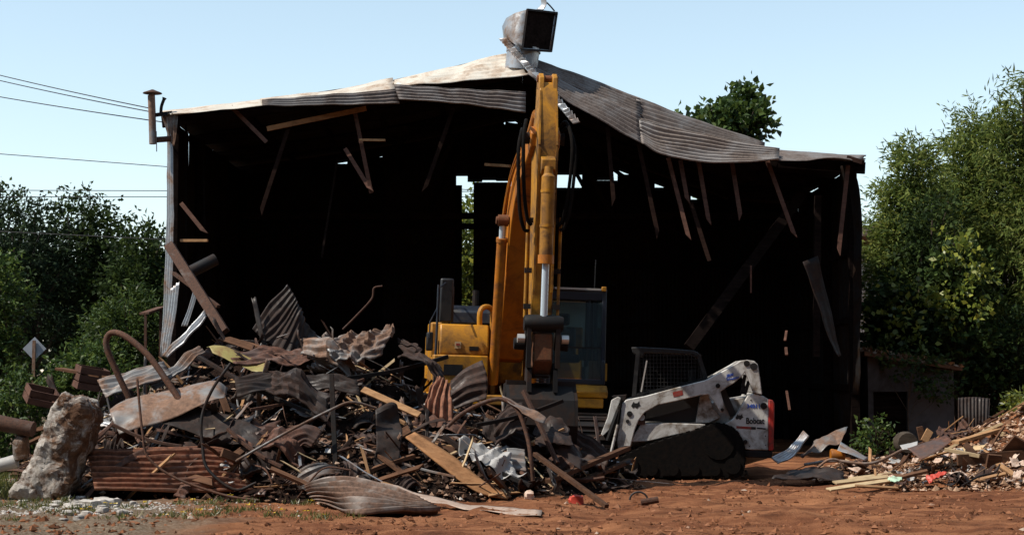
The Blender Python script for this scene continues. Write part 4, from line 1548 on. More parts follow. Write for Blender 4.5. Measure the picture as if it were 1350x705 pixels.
# big boulder
bm_ol = [(8, 655), (20, 632), (38, 604), (52, 562), (62, 536), (78, 516), (92, 518), (106, 520), (119, 536), (120, 556), (112, 580), (98, 615), (88, 640), (80, 655), (58, 661), (30, 660)]
Yr = 20.35
import bmesh as _bm
bm = _bm.new()
front = [bm.verts.new(P(a, b, Yr)) for a, b in bm_ol]
f0 = bm.faces.new(front)
ext = _bm.ops.extrude_face_region(bm, geom=[f0])
for v in [g for g in ext['geom'] if isinstance(g, _bm.types.BMVert)]:
    v.co.y += 0.62
    v.co.z *= 0.95
    v.co.x += 0.06
_bm.ops.triangulate(bm, faces=bm.faces)
_bm.ops.recalc_face_normals(bm, faces=bm.faces)
for _ in range(4):
    _bm.ops.subdivide_edges(bm, edges=[e for e in bm.edges if e.calc_length() > 0.045], cuts=1)
    _bm.ops.triangulate(bm, faces=bm.faces)
    _bm.ops.smooth_vert(bm, verts=bm.verts, factor=0.35, use_axis_x=True, use_axis_y=True, use_axis_z=True)
bm.normal_update()
cen = P(64, 590, Yr + 0.3)
for v in bm.verts:
    q = v.co
    n_ = noise.fractal(q * 1.8, 0.9, 2, 5) * 0.05 - abs(noise.noise(q * 2.6)) * 0.05 + noise.fractal(q * 7, 0.6, 2.2, 6) * 0.028
    v.co = q + v.normal * (n_ + 0.015) - Vector((0, 0, 0.0))
m = MB()
bm.verts.ensure_lookup_table()
m.v = [v.co.copy() for v in bm.verts]
m.f = [[v.index for v in f.verts] for f in bm.faces]
bm.free()
m.thing('boulder', 'rock', 'tall leaning brown boulder with white lime crust beside the weeds', 'boulder', smooth=28)


def lump(c, r, seed, squash=0.75, sub=1):
    """angular stone: noisy cube-sphere"""
    vs, fs = [], []
    n_ = 3
    idx = {}
    for ax in range(3):
        for s_ in (-1, 1):
            for i in range(n_):
                for j in range(n_):
                    quad = []
                    for a, b in ((i, j), (i + 1, j), (i + 1, j + 1), (i, j + 1)):
                        p = [0, 0, 0]
                        p[ax] = s_
                        p[(ax + 1) % 3] = -1 + 2 * a / n_
                        p[(ax + 2) % 3] = -1 + 2 * b / n_
                        key = tuple(round(q, 3) for q in p)
                        if key not in idx:
                            d = Vector(p).lerp(Vector(p).normalized() * 1.25, 0.6)
                            k = 1 + 0.45 * noise.noise(d * 1.1 + Vector((seed * 5.1, seed * 2.3, seed)))
                            q = d * r * k * 0.8
                            q.z *= squash
                            idx[key] = len(vs)
                            vs.append(Vector(c) + q)
                        quad.append(idx[key])
                    fs.append(quad if s_ > 0 else quad[::-1])
    return vs, fs


# side boulder chunk, pipes at far left
m = MB()
m.add(*lump(P(28, 590, 20.8), 0.10, 3, 1.9))
m.thing('stone_chunk', 'rock', 'small jagged stone chunk leaning against the left side of the boulder', 'stone', smooth=50)
pxtube('steel_pipe', [(-40, 545, 20.9), (0, 557, 20.8), (44, 566, 20.75)], 0.10, 'rust_pipe', 'thick rusty brown pipe end resting behind the boulder', 'pipe', 12, 16)
pxtube('white_pipe', [(-30, 618, 20.8), (0, 613, 20.8), (22, 607, 20.8)], 0.085, 'plastic_white', 'short pale pipe lying low beside the boulder', 'pipe', 10, 14)
def crate(name, label, cat_, c, rot, w_, d_, h_, n_):
    e = empty(name, label, cat_, c, rot)
    sh = (h_ - 0.02 * (n_ - 1)) / n_
    for k in range(n_):
        z = sh / 2 + k * (sh + 0.02)
        for y in (-d_ / 2, d_ / 2):
            MB().box((0, y, z), (w_, 0.02, sh)).part('slat', 'wood_stud', e)
        for x in (-w_ / 2 + 0.012, w_ / 2 - 0.012):
            MB().box((x, 0, z), (0.02, d_ - 0.03, sh)).part('slat', 'wood_stud', e)
    for x in (-w_ / 2 + 0.03, w_ / 2 - 0.03):
        for y in (-d_ / 2 + 0.03, d_ / 2 - 0.03):
            MB().box((x, y, h_ / 2), (0.035, 0.035, h_ - 0.01)).part('corner_batten', 'wood_dark', e)
    return e


crate('wooden_box', 'small brown slatted box tilted behind the boulder', 'box', P(52, 531, 22.6), (0.25, 0.22, 0.5), 0.42, 0.4, 0.2, 2)
crate('wooden_crate', 'dark brown slatted crate among bushes behind the scrap', 'crate', P(117, 513, 23.5), (0.1, 0.16, 0.45), 0.42, 0.45, 0.32, 3)
pxbar('plank', (78, 486, 23.7), (160, 500, 23.3), 0.2, 0.04, 'wood_brown', 'flat brown plank leaning over the crate among the bushes', 'plank')

# bent pipes, rods and cables
pxtube('bent_pipe', [(170, 524, 21.9), (152, 486, 21.9), (140, 455, 21.9), (146, 439, 21.9), (165, 443, 21.8), (195, 468, 21.7), (222, 505, 21.6), (245, 540, 21.5)], 0.042, 'rust_pipe', 'thick rusty pipe bent into a tall arch over the left of the heap', 'pipe', 30, 12)
pxtube('bent_rod', [(181, 500, 20.6), (184, 535, 20.5), (188, 570, 20.4), (195, 602, 20.35), (230, 629, 20.3), (295, 652, 20.2), (341, 659, 20.1)], 0.016, 'rust_pipe', 'thin rusty rod curving down in front of the ribbed sheet', 'rod')
pxtube('bent_rod', [(304, 479, 20.9), (280, 513, 20.7), (266, 550, 20.6), (267, 587, 20.5), (274, 618, 20.4), (309, 645, 20.3), (338, 636, 20.3)], 0.02, 'dark_steel', 'dark curved rod standing up with its foot hooked forward', 'rod')
pxtube('bent_rod', [(310, 608, 20.5), (372, 573, 20.6), (434, 541, 20.7), (464, 530, 20.8), (496, 538, 20.9)], 0.018, 'old_galvanised', 'long pale grey rod rising across the middle of the heap', 'rod')
pxtube('bent_rod', [(452, 434, 23.3), (470, 416, 23.3), (490, 394, 23.3), (493, 380, 23.3), (504, 377, 23.3)], 0.014, 'rust_pipe', 'thin rod with hooked tip sticking up behind the white crumpled sheet', 'rod')
pxtube('bent_band', [(590, 562, 21.2), (608, 546, 21.2), (634, 532, 21.2), (661, 526, 21.2), (682, 540, 21.1), (695, 575, 21.0), (700, 605, 20.9), (703, 634, 20.9)], 0.028, 'rust_pipe', 'dark curved metal band arching over in front of the bucket', 'band', 30, 8)
pxbar('steel_post', (437, 493, 21.0), (443, 628, 20.7), 0.06, 0.06, 'dark_steel', 'dark upright steel post in the middle of the heap', 'post')
pxbar('steel_beam', (223, 323, 25.2), (296, 438, 24.0), 0.15, 0.10, 'rust_pipe', 'heavy rusty beam leaning up against the left shed corner', 'beam', up=(0, 1, 0))
pxbar('steel_bar', (229, 360, 25.0), (288, 404, 24.4), 0.06, 0.05, 'rust_pipe', 'short rusty bar crossing the heavy leaning beam', 'bar')
pxtube('dark_pipe', [(248, 360, 26.2), (268, 350, 26.3), (284, 342, 26.4)], 0.10, 'dark_steel', 'short fat dark pipe hanging inside the left shed corner', 'pipe', 8, 14)

# sheets
pxsheet('corrugated_sheet', [[(114, 592, 20.9), (170, 590, 20.9), (240, 589, 20.9), (302, 592, 20.85), (344, 624, 20.8)],
                             [(120, 620, 20.6), (170, 620, 20.6), (240, 619, 20.6), (300, 620, 20.6), (342, 634, 20.6)],
                             [(125, 646, 20.35), (170, 647, 20.35), (240, 648, 20.35), (300, 648, 20.35), (338, 648, 20.4)]], 'red_rust_sheet',
        'rust brown corrugated sheet with level ribs lying at the foot of the heap', ribs=8, amp=0.034, crumple=0.02, nu=24, nv=64, seed=1)
pxsheet('curved_sheet', [[(145, 540, 21.6), (166, 528, 21.7), (220, 514, 21.8), (277, 502, 21.9), (300, 512, 21.9)],
                         [(148, 552, 21.3), (170, 541, 21.4), (222, 528, 21.5), (280, 515, 21.6), (298, 520, 21.7)],
                         [(158, 573, 21.2), (176, 566, 21.2), (225, 552, 21.3), (272, 530, 21.4), (296, 524, 21.5)]], 'old_galvanised',
        'smooth blue grey galvanised sheet curved like a gutter at the left', crumple=0.02, nu=24, nv=20, seed=2)
pxsheet('crumpled_sheet', [[(378, 374, 23.5), (352, 402, 23.5), (331, 432, 23.4)], [(392, 396, 23.4), (372, 424, 23.3), (350, 448, 23.2)],
                           [(402, 416, 23.5), (395, 444, 23.3), (388, 470, 23.1)], [(428, 455, 23.6), (424, 470, 23.5), (424, 482, 23.3)]], 'rust_sheet',
        'tall dark brown crumpled corrugated sheet at the top of the heap', ribs=12, amp=0.014, crumple=0.06, nu=20, nv=84, seed=3)
pxsheet('crumpled_sheet', [[(424, 441, 23.0), (450, 436, 23.1), (485, 434, 23.2), (512, 428, 23.3)], [(428, 452, 22.7), (452, 452, 22.8), (490, 446, 22.9), (520, 440, 23.0)],
                           [(436, 474, 22.5), (455, 478, 22.5), (475, 480, 22.5), (492, 470, 22.7)]], 'old_galvanised',
        'whitish crumpled corrugated sheet flung near the top of the heap', ribs=7, amp=0.02, crumple=0.11, freq=2.6, nu=24, nv=56, seed=4)
pxsheet('long_sheet', [[(214, 468, 23.2), (240, 440, 23.3), (268, 407, 23.4)], [(222, 472, 23.0), (248, 446, 23.1), (271, 418, 23.2)]], 'galvanised',
        'bright narrow ribbed sheet slanting up at the left end of the heap', ribs=3, amp=0.02, crumple=0.03, nv=20, seed=5)
pxsheet('long_sheet', [[(195, 505, 22.6), (225, 485, 22.8), (262, 455, 23.0)], [(204, 514, 22.4), (236, 493, 22.6), (272, 465, 22.8)]], 'old_galvanised',
        'dull narrow ribbed sheet slanting below the bright one', ribs=3, amp=0.02, crumple=0.05, nv=20, seed=6)
pxsheet('lime_panel', [[(272, 456, 22.9), (295, 458, 22.8), (325, 468, 22.7), (352, 478, 22.6)], [(280, 468, 22.6), (300, 474, 22.5), (328, 486, 22.4), (352, 493, 22.3)]], 'lime_paint',
        'yellowish green painted metal panel in the upper heap', crumple=0.05, nv=12, seed=7)
pxsheet('fluted_sheet', [[(560, 535, 21.6), (565, 515, 21.7), (576, 494, 21.9)], [(575, 548, 21.5), (578, 524, 21.6), (586, 499, 21.8)], [(598, 556, 21.5), (596, 532, 21.6), (592, 507, 21.8)]], 'red_rust_sheet',
        'pinkish brown corrugated sheet standing up before the storage box', ribs=4, amp=0.03, crumple=0.05, nv=36, seed=8)
pxsheet('rusty_sheet', [[(592, 500, 22.3), (612, 484, 22.3), (636, 475, 22.3)], [(594, 520, 22.1), (616, 506, 22.1), (643, 500, 22.1)], [(598, 538, 22.0), (620, 530, 22.0), (641, 526, 22.0)]], 'rust_sheet',
        'broad dark rusty panel propped before the excavator body', ribs=5, amp=0.012, crumple=0.05, nv=30, seed=9)
pxsheet('torn_sheet', [[(662, 520, 21.3), (685, 530, 21.2), (706, 540, 21.1), (721, 549, 21.0)], [(664, 523, 21.2), (684, 536, 21.0), (703, 552, 20.9), (718, 556, 20.9)]], 'old_galvanised',
        'small torn metal sheet with bright tip before the bucket', crumple=0.04, nv=10, seed=10)
pxsheet('crumpled_sheet', [[(405, 642, 19.7), (435, 631, 19.6), (466, 627, 19.5), (505, 636, 19.3), (550, 655, 19.0)], [(410, 648, 19.6), (440, 650, 19.1), (470, 651, 18.85), (515, 658, 18.75), (566, 666, 18.75)],
                           [(420, 657, 19.5), (445, 671, 18.75), (470, 678, 18.15), (525, 676, 18.3), (580, 673, 18.55)]], 'crushed_sheet',
        'crushed ribbed sheet fanned out flat at the front foot of the heap', ribs=7, amp=0.052, crumple=0.03, freq=1.0, nu=30, nv=84, seed=11)
pxsheet('flat_strip', [[(502, 633, 20.2), (550, 647, 19.8), (620, 662, 19.4), (715, 672, 18.7)], [(506, 639, 19.9), (550, 655, 19.5), (620, 672, 18.7), (713, 680, 18.0)]], 'litter',
        'long pinkish metal strip lying along the dirt edge of the heap', 'strip', crumple=0.03, nu=30, nv=8, seed=12)
pxsheet('curled_sheet', [[(365, 578, 20.9), (378, 566, 21.0), (400, 560, 21.1), (424, 572, 21.1)], [(372, 592, 20.7), (384, 578, 20.8), (402, 572, 20.9), (418, 580, 20.9)], [(388, 618, 20.6), (392, 600, 20.7), (400, 586, 20.8), (410, 590, 20.8)]], 'brown_sheet',
        'curled brown sheet like a breaking wave low in the heap', ribs=5, amp=0.012, crumple=0.05, nv=30, seed=13)
pxsheet('rusty_sheet', [[(495, 538, 21.0), (518, 530, 21.1), (530, 545, 21.1)], [(497, 575, 20.8), (515, 570, 20.9), (530, 575, 20.9)], [(490, 622, 20.6), (510, 622, 20.6), (524, 612, 20.7)]], 'rust_sheet',
        'dark rounded panel standing between the post and the tan board', crumple=0.06, nv=20, seed=14)
pxsheet('grey_sheet', [[(128, 500, 22.4), (170, 490, 22.6), (215, 478, 22.8)], [(140, 522, 22.0), (182, 510, 22.2), (228, 496, 22.4)]], 'old_galvanised',
        'flat grey sheet tilted above the gutter shaped one', ribs=5, amp=0.014, crumple=0.05, nv=30, seed=15)
pxsheet('rust_panel', [[(310, 500, 22.0), (360, 488, 22.1), (420, 492, 22.1), (470, 500, 22.0)], [(312, 520, 21.6), (365, 512, 21.7), (425, 516, 21.7), (475, 522, 21.6)]], 'rust_sheet',
        'wide dark rusty sheet lying across the middle of the heap', ribs=6, amp=0.012, crumple=0.08, nu=24, nv=36, seed=16)
pxsheet('rust_panel', [[(300, 470, 22.8), (345, 455, 23.0), (400, 462, 23.0)], [(310, 486, 22.4), (352, 476, 22.6), (408, 482, 22.6)]], 'brown_sheet',
        'brown sheet lying just under the tall crumpled one', ribs=5, amp=0.012, crumple=0.08, nu=20, nv=30, seed=17)
pxsheet('rust_panel', [[(215, 520, 21.7), (250, 530, 21.6), (300, 548, 21.4), (352, 572, 21.2)], [(214, 560, 21.3), (250, 568, 21.2), (300, 582, 21.0), (350, 598, 20.9)]], 'rust_sheet',
        'large black brown sheet shading the lower left of the heap', crumple=0.06, nu=24, nv=20, seed=18)
pxsheet('rust_panel', [[(640, 545, 22.0), (680, 560, 21.9), (720, 585, 21.8)], [(635, 572, 21.6), (672, 590, 21.5), (708, 612, 21.4)]], 'rust_sheet',
        'dark sheet slumped down under the curved band', ribs=4, amp=0.012, crumple=0.07, nu=20, nv=24, seed=19)
pxsheet('small_corrugated_sheet', [[(668, 590, 21.2), (680, 590, 21.2), (692, 592, 21.2)], [(672, 618, 21.0), (682, 620, 21.0), (694, 622, 21.0)]], 'old_galvanised',
        'little square of grey corrugated metal below the band', ribs=3, amp=0.012, crumple=0.02, nv=18, seed=20)
pxsheet('plastic_sheet', [[(603, 583, 21.2), (630, 584, 21.2), (655, 590, 21.1), (672, 598, 21.1)], [(606, 592, 21.0), (632, 600, 20.95), (656, 606, 20.9), (674, 612, 20.9)], [(615, 598, 20.9), (636, 612, 20.8), (660, 620, 20.7), (694, 626, 20.7)]], 'plastic_white',
        'crumpled whitish plastic sheet draped in the heap below the bucket', 'plastic sheet', crumple=0.10, freq=4, nu=40, nv=24, seed=21)
BIG = [((352, 520, 21.6), (440, 560, 21.2), 0.55, 'rust_sheet', 5, 'dark ribbed sheet slumped left of the upright post'),
       ((520, 470, 22.8), (585, 520, 22.2), 0.5, 'rust_sheet', 4, 'dark ribbed sheet sloping down before the engine side'),
       ((330, 600, 20.9), (400, 630, 20.6), 0.4, 'brown_sheet', 4, 'brown ribbed sheet lying right of the level ribbed one'),
       ((395, 470, 22.9), (470, 500, 22.5), 0.4, 'old_galvanised', 4, 'grey ribbed sheet under the whitish crumpled one'),
       ((690, 600, 21.9), (770, 625, 21.4), 0.4, 'rust_sheet', 0, 'dark sheet spread flat before the bucket')]
for k, (a, b, w_, mt, rb, lb) in enumerate(BIG):
    pa, pb = P(*a), P(*b)
    up_ = Vector((0.1 * (k % 3 - 1), 0.75, 0.65)) * w_
    md = pa.lerp(pb, 0.5) + Vector((0, -0.12, 0.12 + 0.05 * (k % 3)))
    sheet([[pa, md, pb], [pa + up_ * 0.5 + Vector((0, 0, .08)), md + up_ * 0.5 + Vector((0, 0, .1)), pb + up_ * 0.45], [pa + up_, md + up_ * 0.9, pb + up_]], 22, max(14, rb * 6), rb, 0.016, 0.09, 1.3, 0.25, 60 + k, hard=True).thing(
        'crumpled_sheet', mt, lb, 'metal sheet', solid=0.005, smooth=16)
for k, (a, b, w_, mt, lb) in enumerate([((262, 470, 22.6), (420, 548, 21.3), 0.06, 'dark_steel', 'long dark bar slanting down below the lime panel'), ((330, 540, 21.5), (480, 500, 22.0), 0.05, 'rust_pipe', 'long rusty bar rising behind the pale rod'),
                                        ((440, 500, 22.2), (590, 470, 23.0), 0.07, 'dark_steel', 'long dark beam reaching towards the excavator storage box'), ((300, 565, 20.9), (372, 615, 20.5), 0.05, 'rust_pipe', 'rusty bar slanting to the ground right of the level ribbed sheet'),
                                        ((585, 575, 21.3), (700, 640, 20.6), 0.07, 'dark_steel', 'long dark beam lying parallel above the tan board'), ((150, 560, 21.1), (240, 588, 21.0), 0.05, 'rust_pipe', 'rusty bar lying on the level ribbed sheet'),
                                        ((470, 585, 20.9), (600, 628, 20.5), 0.035, 'old_galvanised', 'pale thin bar crossing low under the tan board')]):
    pxbar('steel_bar', a, b, w_, w_ * 0.8, mt, lb, 'bar', bend=0.05)
for k, (rows_, mt, rb, lb) in enumerate([
        ([[(645, 552, 21.7), (668, 530, 21.9), (690, 528, 22.0)], [(650, 590, 21.3), (676, 572, 21.4), (700, 566, 21.5)]], 'rust_sheet', 4, 'dark ribbed sheet leaning on the bucket left side'),
        ([[(700, 560, 21.8), (725, 545, 22.0), (752, 552, 22.0)], [(706, 596, 21.3), (732, 585, 21.4), (758, 588, 21.5)]], 'rust_sheet', 0, 'black brown sheet leaning on the bucket right side')]):
    sheet([[P(*p) for p in r2] for r2 in rows_], 18, max(12, rb * 6), rb, 0.02, 0.07, 1.6, 0.3, 90 + k, hard=True).thing('crumpled_sheet', mt, lb, 'metal sheet', solid=0.005, smooth=16)
pxbar('steel_bar', (628, 560, 21.4), (742, 528, 21.8), 0.06, 0.05, 'dark_steel', 'dark bar resting across the bucket back', 'bar', bend=0.04)
pxbar('steel_bar', (735, 610, 21.2), (690, 515, 21.7), 0.05, 0.05, 'rust_pipe', 'rusty bar propped up against the bucket', 'bar')
# boards
pxbar('plank', (478, 513, 21.4), (553, 547, 21.1), 0.10, 0.03, 'wood_tan', 'pinkish lath sloping down in the upper middle of the heap', 'plank', up=(0, -0.7, 0.7))
sheet([[P(547, 569, 21.1), P(597, 600, 20.85), P(635, 631, 20.6), P(671, 654, 20.45)], [P(535, 575, 20.9), P(577, 609, 20.6), P(627, 646, 20.4), P(669, 657, 20.4)]], 24, 6, 0, 0.0).thing(
    'plank', 'wood_orange', 'long orange tan board sliding down the front of the heap', 'plank', solid=0.022, smooth=30)
pxbar('plank', (500, 600, 20.7), (560, 645, 20.3), 0.09, 0.04, 'wood_brown', 'narrow brown board leaning beside the tan board', 'plank')
pxbar('plank', (705, 598, 20.6), (800, 667, 19.2), 0.06, 0.05, 'wood_brown', 'long thin brown batten reaching down to the dirt', 'plank')
pxbar('plank', (700, 585, 21.6), (742, 566, 21.9), 0.09, 0.05, 'wood_tan', 'light brown board tilted up near the loader side', 'plank')
pxbar('plank', (722, 634, 20.9), (828, 590, 22.6), 0.10, 0.06, 'wood_brown', 'long brown board tilted up towards the loader', 'plank')
pxbar('plank', (768, 634, 21.6), (832, 606, 22.8), 0.10, 0.05, 'wood_brown', 'brown board lying in front of the loader plate', 'plank')
pxsheet('rust_panel', [[(752, 560, 22.6), (780, 575, 22.5), (805, 600, 22.4)], [(745, 590, 22.2), (770, 606, 22.1), (795, 628, 22.0)]], 'rust_sheet',
        'dark ribbed sheet slumped between bucket and loader', ribs=4, amp=0.02, crumple=0.05, nv=24, seed=22)
m = MB()
m.add(*lump(P(760, 661, 20.2), 0.10, 8, 0.9))
m.thing('red_bag', 'red_plastic', 'crumpled red plastic bag on the dirt at the heap edge', 'bag')
m = MB()
m.add(*lump(P(697, 652, 20.4), 0.07, 12, 0.9))
m.thing('white_block', 'litter', 'pale square lump half buried at the heap edge', 'stone')
m = MB().tube(curve_pts([P(842, 661, 20.1) + Vector((0.11 * math.cos(a), 0, 0.02 + 0.10 * math.sin(a))) for a in [math.pi * k / 8 for k in range(9)]], 16), 0.012, 6)
m.thing('wire_loop', 'wire', 'dark wire loop standing on the red dirt', 'wire')
MB().tube([P(845, 662, 20.0), P(868, 658, 20.0)], 0.04, 10).thing('pipe_stub', 'rust_pipe', 'rusty pipe stub lying beside the wire loop', 'pipe')


# ------------------------------------------------------------------ the many lesser pieces
def frag_mesh(kind, seed):
    r_ = random.Random(seed)
    if kind == 'plank':
        l, w_, h_ = r_.uniform(0.5, 1.3), r_.uniform(0.05, 0.14), r_.uniform(0.02, 0.05)
        m_ = MB()
        n_ = 4
        for k in range(n_ + 1):
            x = -l / 2 + l * k / n_
            e = r_.uniform(-0.06, 0.06) if k in (0, n_) else 0
            for a, b in ((-1, -1), (1, -1), (1, 1), (-1, 1)):
                m_.v.append(Vector((x + e * a, a * w_ / 2, b * h_ / 2 + 0.02 * math.sin(3 * k / n_))))
        for k in range(n_):
            for q in range(4):
                m_.f.append([k * 4 + q, k * 4 + (q + 1) % 4, k * 4 + 4 + (q + 1) % 4, k * 4 + 4 + q])
        m_.f += [[3, 2, 1, 0], [n_ * 4, n_ * 4 + 1, n_ * 4 + 2, n_ * 4 + 3]]
        return m_
    if kind == 'rod':
        l = r_.uniform(0.5, 1.6)
        b_ = r_.uniform(-0.3, 0.3)
        pts = [Vector((-l / 2 + l * t_, b_ * math.sin(math.pi * t_) + r_.uniform(-.02, .02), b_ * 0.5 * math.sin(2 * math.pi * t_))) for t_ in (0, .25, .5, .75, 1)]
        return MB().tube(curve_pts(pts, 14), r_.uniform(0.012, 0.028), 6)
    if kind == 'lath':
        l, w_, h_ = r_.uniform(0.45, 1.2), r_.uniform(0.018, 0.04), r_.uniform(0.008, 0.016)
        b_ = r_.uniform(-0.06, 0.06)
        m_ = MB()
        for k in range(4):
            x = -l / 2 + l * k / 3
            t_ = 1 - 0.7 * (k == 3) * r_.random()
            for a, b in ((-1, -1), (1, -1), (1, 1), (-1, 1)):
                m_.v.append(Vector((x + 0.03 * a * (k in (0, 3)), a * w_ / 2 * t_ + b_ * math.sin(k), b * h_ / 2 + b_ * 0.5 * k)))
        for k in range(3):
            for q in range(4):
                m_.f.append([k * 4 + q, k * 4 + (q + 1) % 4, k * 4 + 4 + (q + 1) % 4, k * 4 + 4 + q])
        m_.f += [[3, 2, 1, 0], [12, 13, 14, 15]]
        return m_
    if kind == 'strip':
        l, w_ = r_.uniform(0.9, 2.0), r_.uniform(0.05, 0.13)
        b_, tw = r_.uniform(-0.35, 0.35), r_.uniform(-0.08, 0.08)
        ctrl = [[Vector(((i / 4 - .5) * l, (j - .5) * w_ * (0.5 + 0.5 * r_.random()) + tw * i, b_ * ((i / 4 - .5) ** 2 * 4 - .5) * l * 0.6 + j * tw * (i - 2) * 0.4 + r_.uniform(-.02, .02))) for i in range(5)] for j in range(2)]
        return sheet(ctrl, 18, 4, 0, 0, 0.03, 2.5, 0.1, seed)
    # bent sheet scrap
    l, w_ = r_.uniform(0.4, 1.0), r_.uniform(0.2, 0.55)
    ctrl = []
    bend = r_.uniform(-0.35, 0.35)
    for j in range(3):
        ctrl.append([Vector(((i / 3 - 0.5) * l * r_.uniform(0.75, 1.1), (j / 2 - 0.5) * w_ * r_.uniform(0.7, 1.15), bend * ((i / 3 - .5) ** 2 * 4 - .5) * l + r_.uniform(-.06, .06))) for i in range(4)])
    ribs = (3 + seed % 3) if (seed // 13) in (1, 3, 5) else 0
    return sheet(ctrl, 12, max(8, ribs * 4), ribs, 0.014, 0.05, 1.6, 0.35, seed, hard=(seed % 3 != 0))


KINDS = {
    'sheet_rust': ('sheet', 'rust_sheet', 'scrap_sheet', 'metal scrap'),
    'sheet_brown': ('sheet', 'brown_sheet', 'scrap_sheet', 'metal scrap'),
    'sheet_grey': ('sheet', 'old_galvanised', 'scrap_sheet', 'metal scrap'),
    'sheet_bright': ('sheet', 'galvanised', 'scrap_sheet', 'metal scrap'),
    'plank_brown': ('plank', 'wood_brown', 'broken_plank', 'plank'),
    'plank_tan': ('plank', 'wood_tan', 'broken_plank', 'plank'),
    'plank_pale': ('plank', 'wood_pale', 'broken_plank', 'plank'),
    'strip_rust': ('strip', 'rust_sheet', 'scrap_strip', 'metal strip'),
    'strip_brown': ('strip', 'brown_sheet', 'scrap_strip', 'metal strip'),
    'strip_grey': ('strip', 'old_galvanised', 'scrap_strip', 'metal strip'),
    'lath_tan': ('lath', 'wood_tan', 'wood_splinter', 'splinter'),
    'lath_pale': ('lath', 'wood_pale', 'wood_splinter', 'splinter'),
    'lath_grey': ('lath', 'galvanised', 'metal_sliver', 'metal sliver'),
    'lath_dark': ('lath', 'rust_pipe', 'metal_sliver', 'metal sliver'),
    'rod': ('rod', 'rust_pipe', 'scrap_rod', 'rod'),
    'paper': ('sheet', 'litter', 'paper_scrap', 'litter'),
    'plastic': ('sheet', 'plastic_white', 'plastic_scrap', 'litter'),
}
LAB = {
    'sheet_rust': 'dark rusty metal scrap in the {}',
    'sheet_brown': 'reddish brown metal scrap in the {}',
    'sheet_grey': 'dull grey metal scrap in the {}',
    'sheet_bright': 'bright silvery metal scrap in the {}',
    'plank_brown': 'short broken dark brown plank in the {}',
    'plank_tan': 'short broken tan plank in the {}',
    'plank_pale': 'short broken pale yellow plank in the {}',
    'strip_rust': 'long dark rusty metal strip in the {}',
    'strip_brown': 'long reddish brown metal strip in the {}',
    'strip_grey': 'long dull grey metal strip in the {}',
    'lath_tan': 'thin tan wood splinter in the {}',
    'lath_pale': 'thin pale wood splinter in the {}',
    'lath_grey': 'thin bright metal sliver in the {}',
    'lath_dark': 'thin rusty metal sliver in the {}',
    'rod': 'loose bent rusty rod in the {}',
    'paper': 'small pinkish paper scrap in the {}',
    'plastic': 'small white plastic scrap in the {}',
}
CACHE = {}
SPOT1 = [(-5.3, 'behind the boulder'), (-4.4, 'under the bent pipe arch'), (-3.7, 'near the gutter shaped sheet'), (-3.0, 'below the tall crumpled sheet'), (-2.3, 'around the dark upright post'),
         (-1.5, 'near the dark rounded panel'), (-0.8, 'beside the orange tan board'), (-0.1, 'below the storage box'), (0.6, 'below the bucket'), (9, 'next to the loader plate')]
SPOT2 = [(4.8, 'by the silvery curled sheet'), (5.5, 'near the orange drum'), (6.2, 'near the wide pale board'), (6.9, 'around the brown panel'), (7.6, 'below the long brown board'), (8.3, 'near the square boards'), (99, 'on the tallest end')]


def where(lab, place, x, y, z, s_, key, var, steep):
    spots, pl = (SPOT1, 'scrap heap') if 'scrap' in place else (SPOT2, 'debris pile')
    spot = next(t_ for a, t_ in spots if x < a)
    lvl = 'foot' if z < 0.35 else ('middle' if z < 1.0 else 'top')
    lead = ('upended ' if steep else '') + ('ribbed ' if key.startswith('sheet') and var in (1, 3, 5) else '')
    return lead + lab.split(' in the')[0] + ' at the ' + pl + ' ' + lvl + ' ' + spot




def scatter(zf, area, n, weights, place, seed, smin=0.5, smax=1.0, stick=0.15, dens=None):
    r_ = random.Random(seed)
    keys = list(weights)
    k_ = 0
    tries = 0
    while k_ < n and tries < n * 30:
        tries += 1
        x, y = r_.uniform(*area[0]), r_.uniform(*area[1])
        z = zf(x, y)
        if z < 0.04 or (dens and r_.random() > dens(x, y)):
            continue
        key = r_.choices(keys, [weights[q] for q in keys])[0]
        kd, mat, nm, cat_ = KINDS[key]
        vkey = (key, r_.randrange(7))
        if vkey not in CACHE:
            CACHE[vkey] = frag_mesh(kd, vkey[1] * 13 + len(key) % 13).mesh(nm, mat, 20)
        o = bpy.data.objects.new(nm, CACHE[vkey])
        col.objects.link(o)
        e = 0.15
        sx, sy = (zf(x + e, y) - zf(x - e, y)) / (2 * e), (zf(x, y + e) - zf(x, y - e)) / (2 * e)
        nrm = Vector((-sx, -sy, 1)).normalized()
        nrm = (nrm + Vector((r_.gauss(0, .3), r_.gauss(0, .3), 0))).normalized()
        if r_.random() < stick:
            nrm = (nrm + Vector((r_.gauss(0, 1.2), r_.gauss(0, 1.2), 0))).normalized()
        q = nrm.to_track_quat('Z', 'Y').to_matrix().to_4x4() @ Matrix.Rotation(r_.uniform(0, 6.28), 4, 'Z')
        s_ = r_.uniform(smin, smax) * (0.32 if key in ('paper', 'plastic') else 1)
        o.matrix_world = Matrix.Translation((x, y, z + r_.uniform(0.0, 0.10))) @ q @ Matrix.Scale(s_, 4)
        if kd in ('sheet', 'strip'):
            add_solid(o, 0.004)
        lab = where(LAB[key], place, x, y, z, s_, key, vkey[1], abs(nrm.z) < 0.6)
        tag(o, lab, cat_, lab)
        k_ += 1


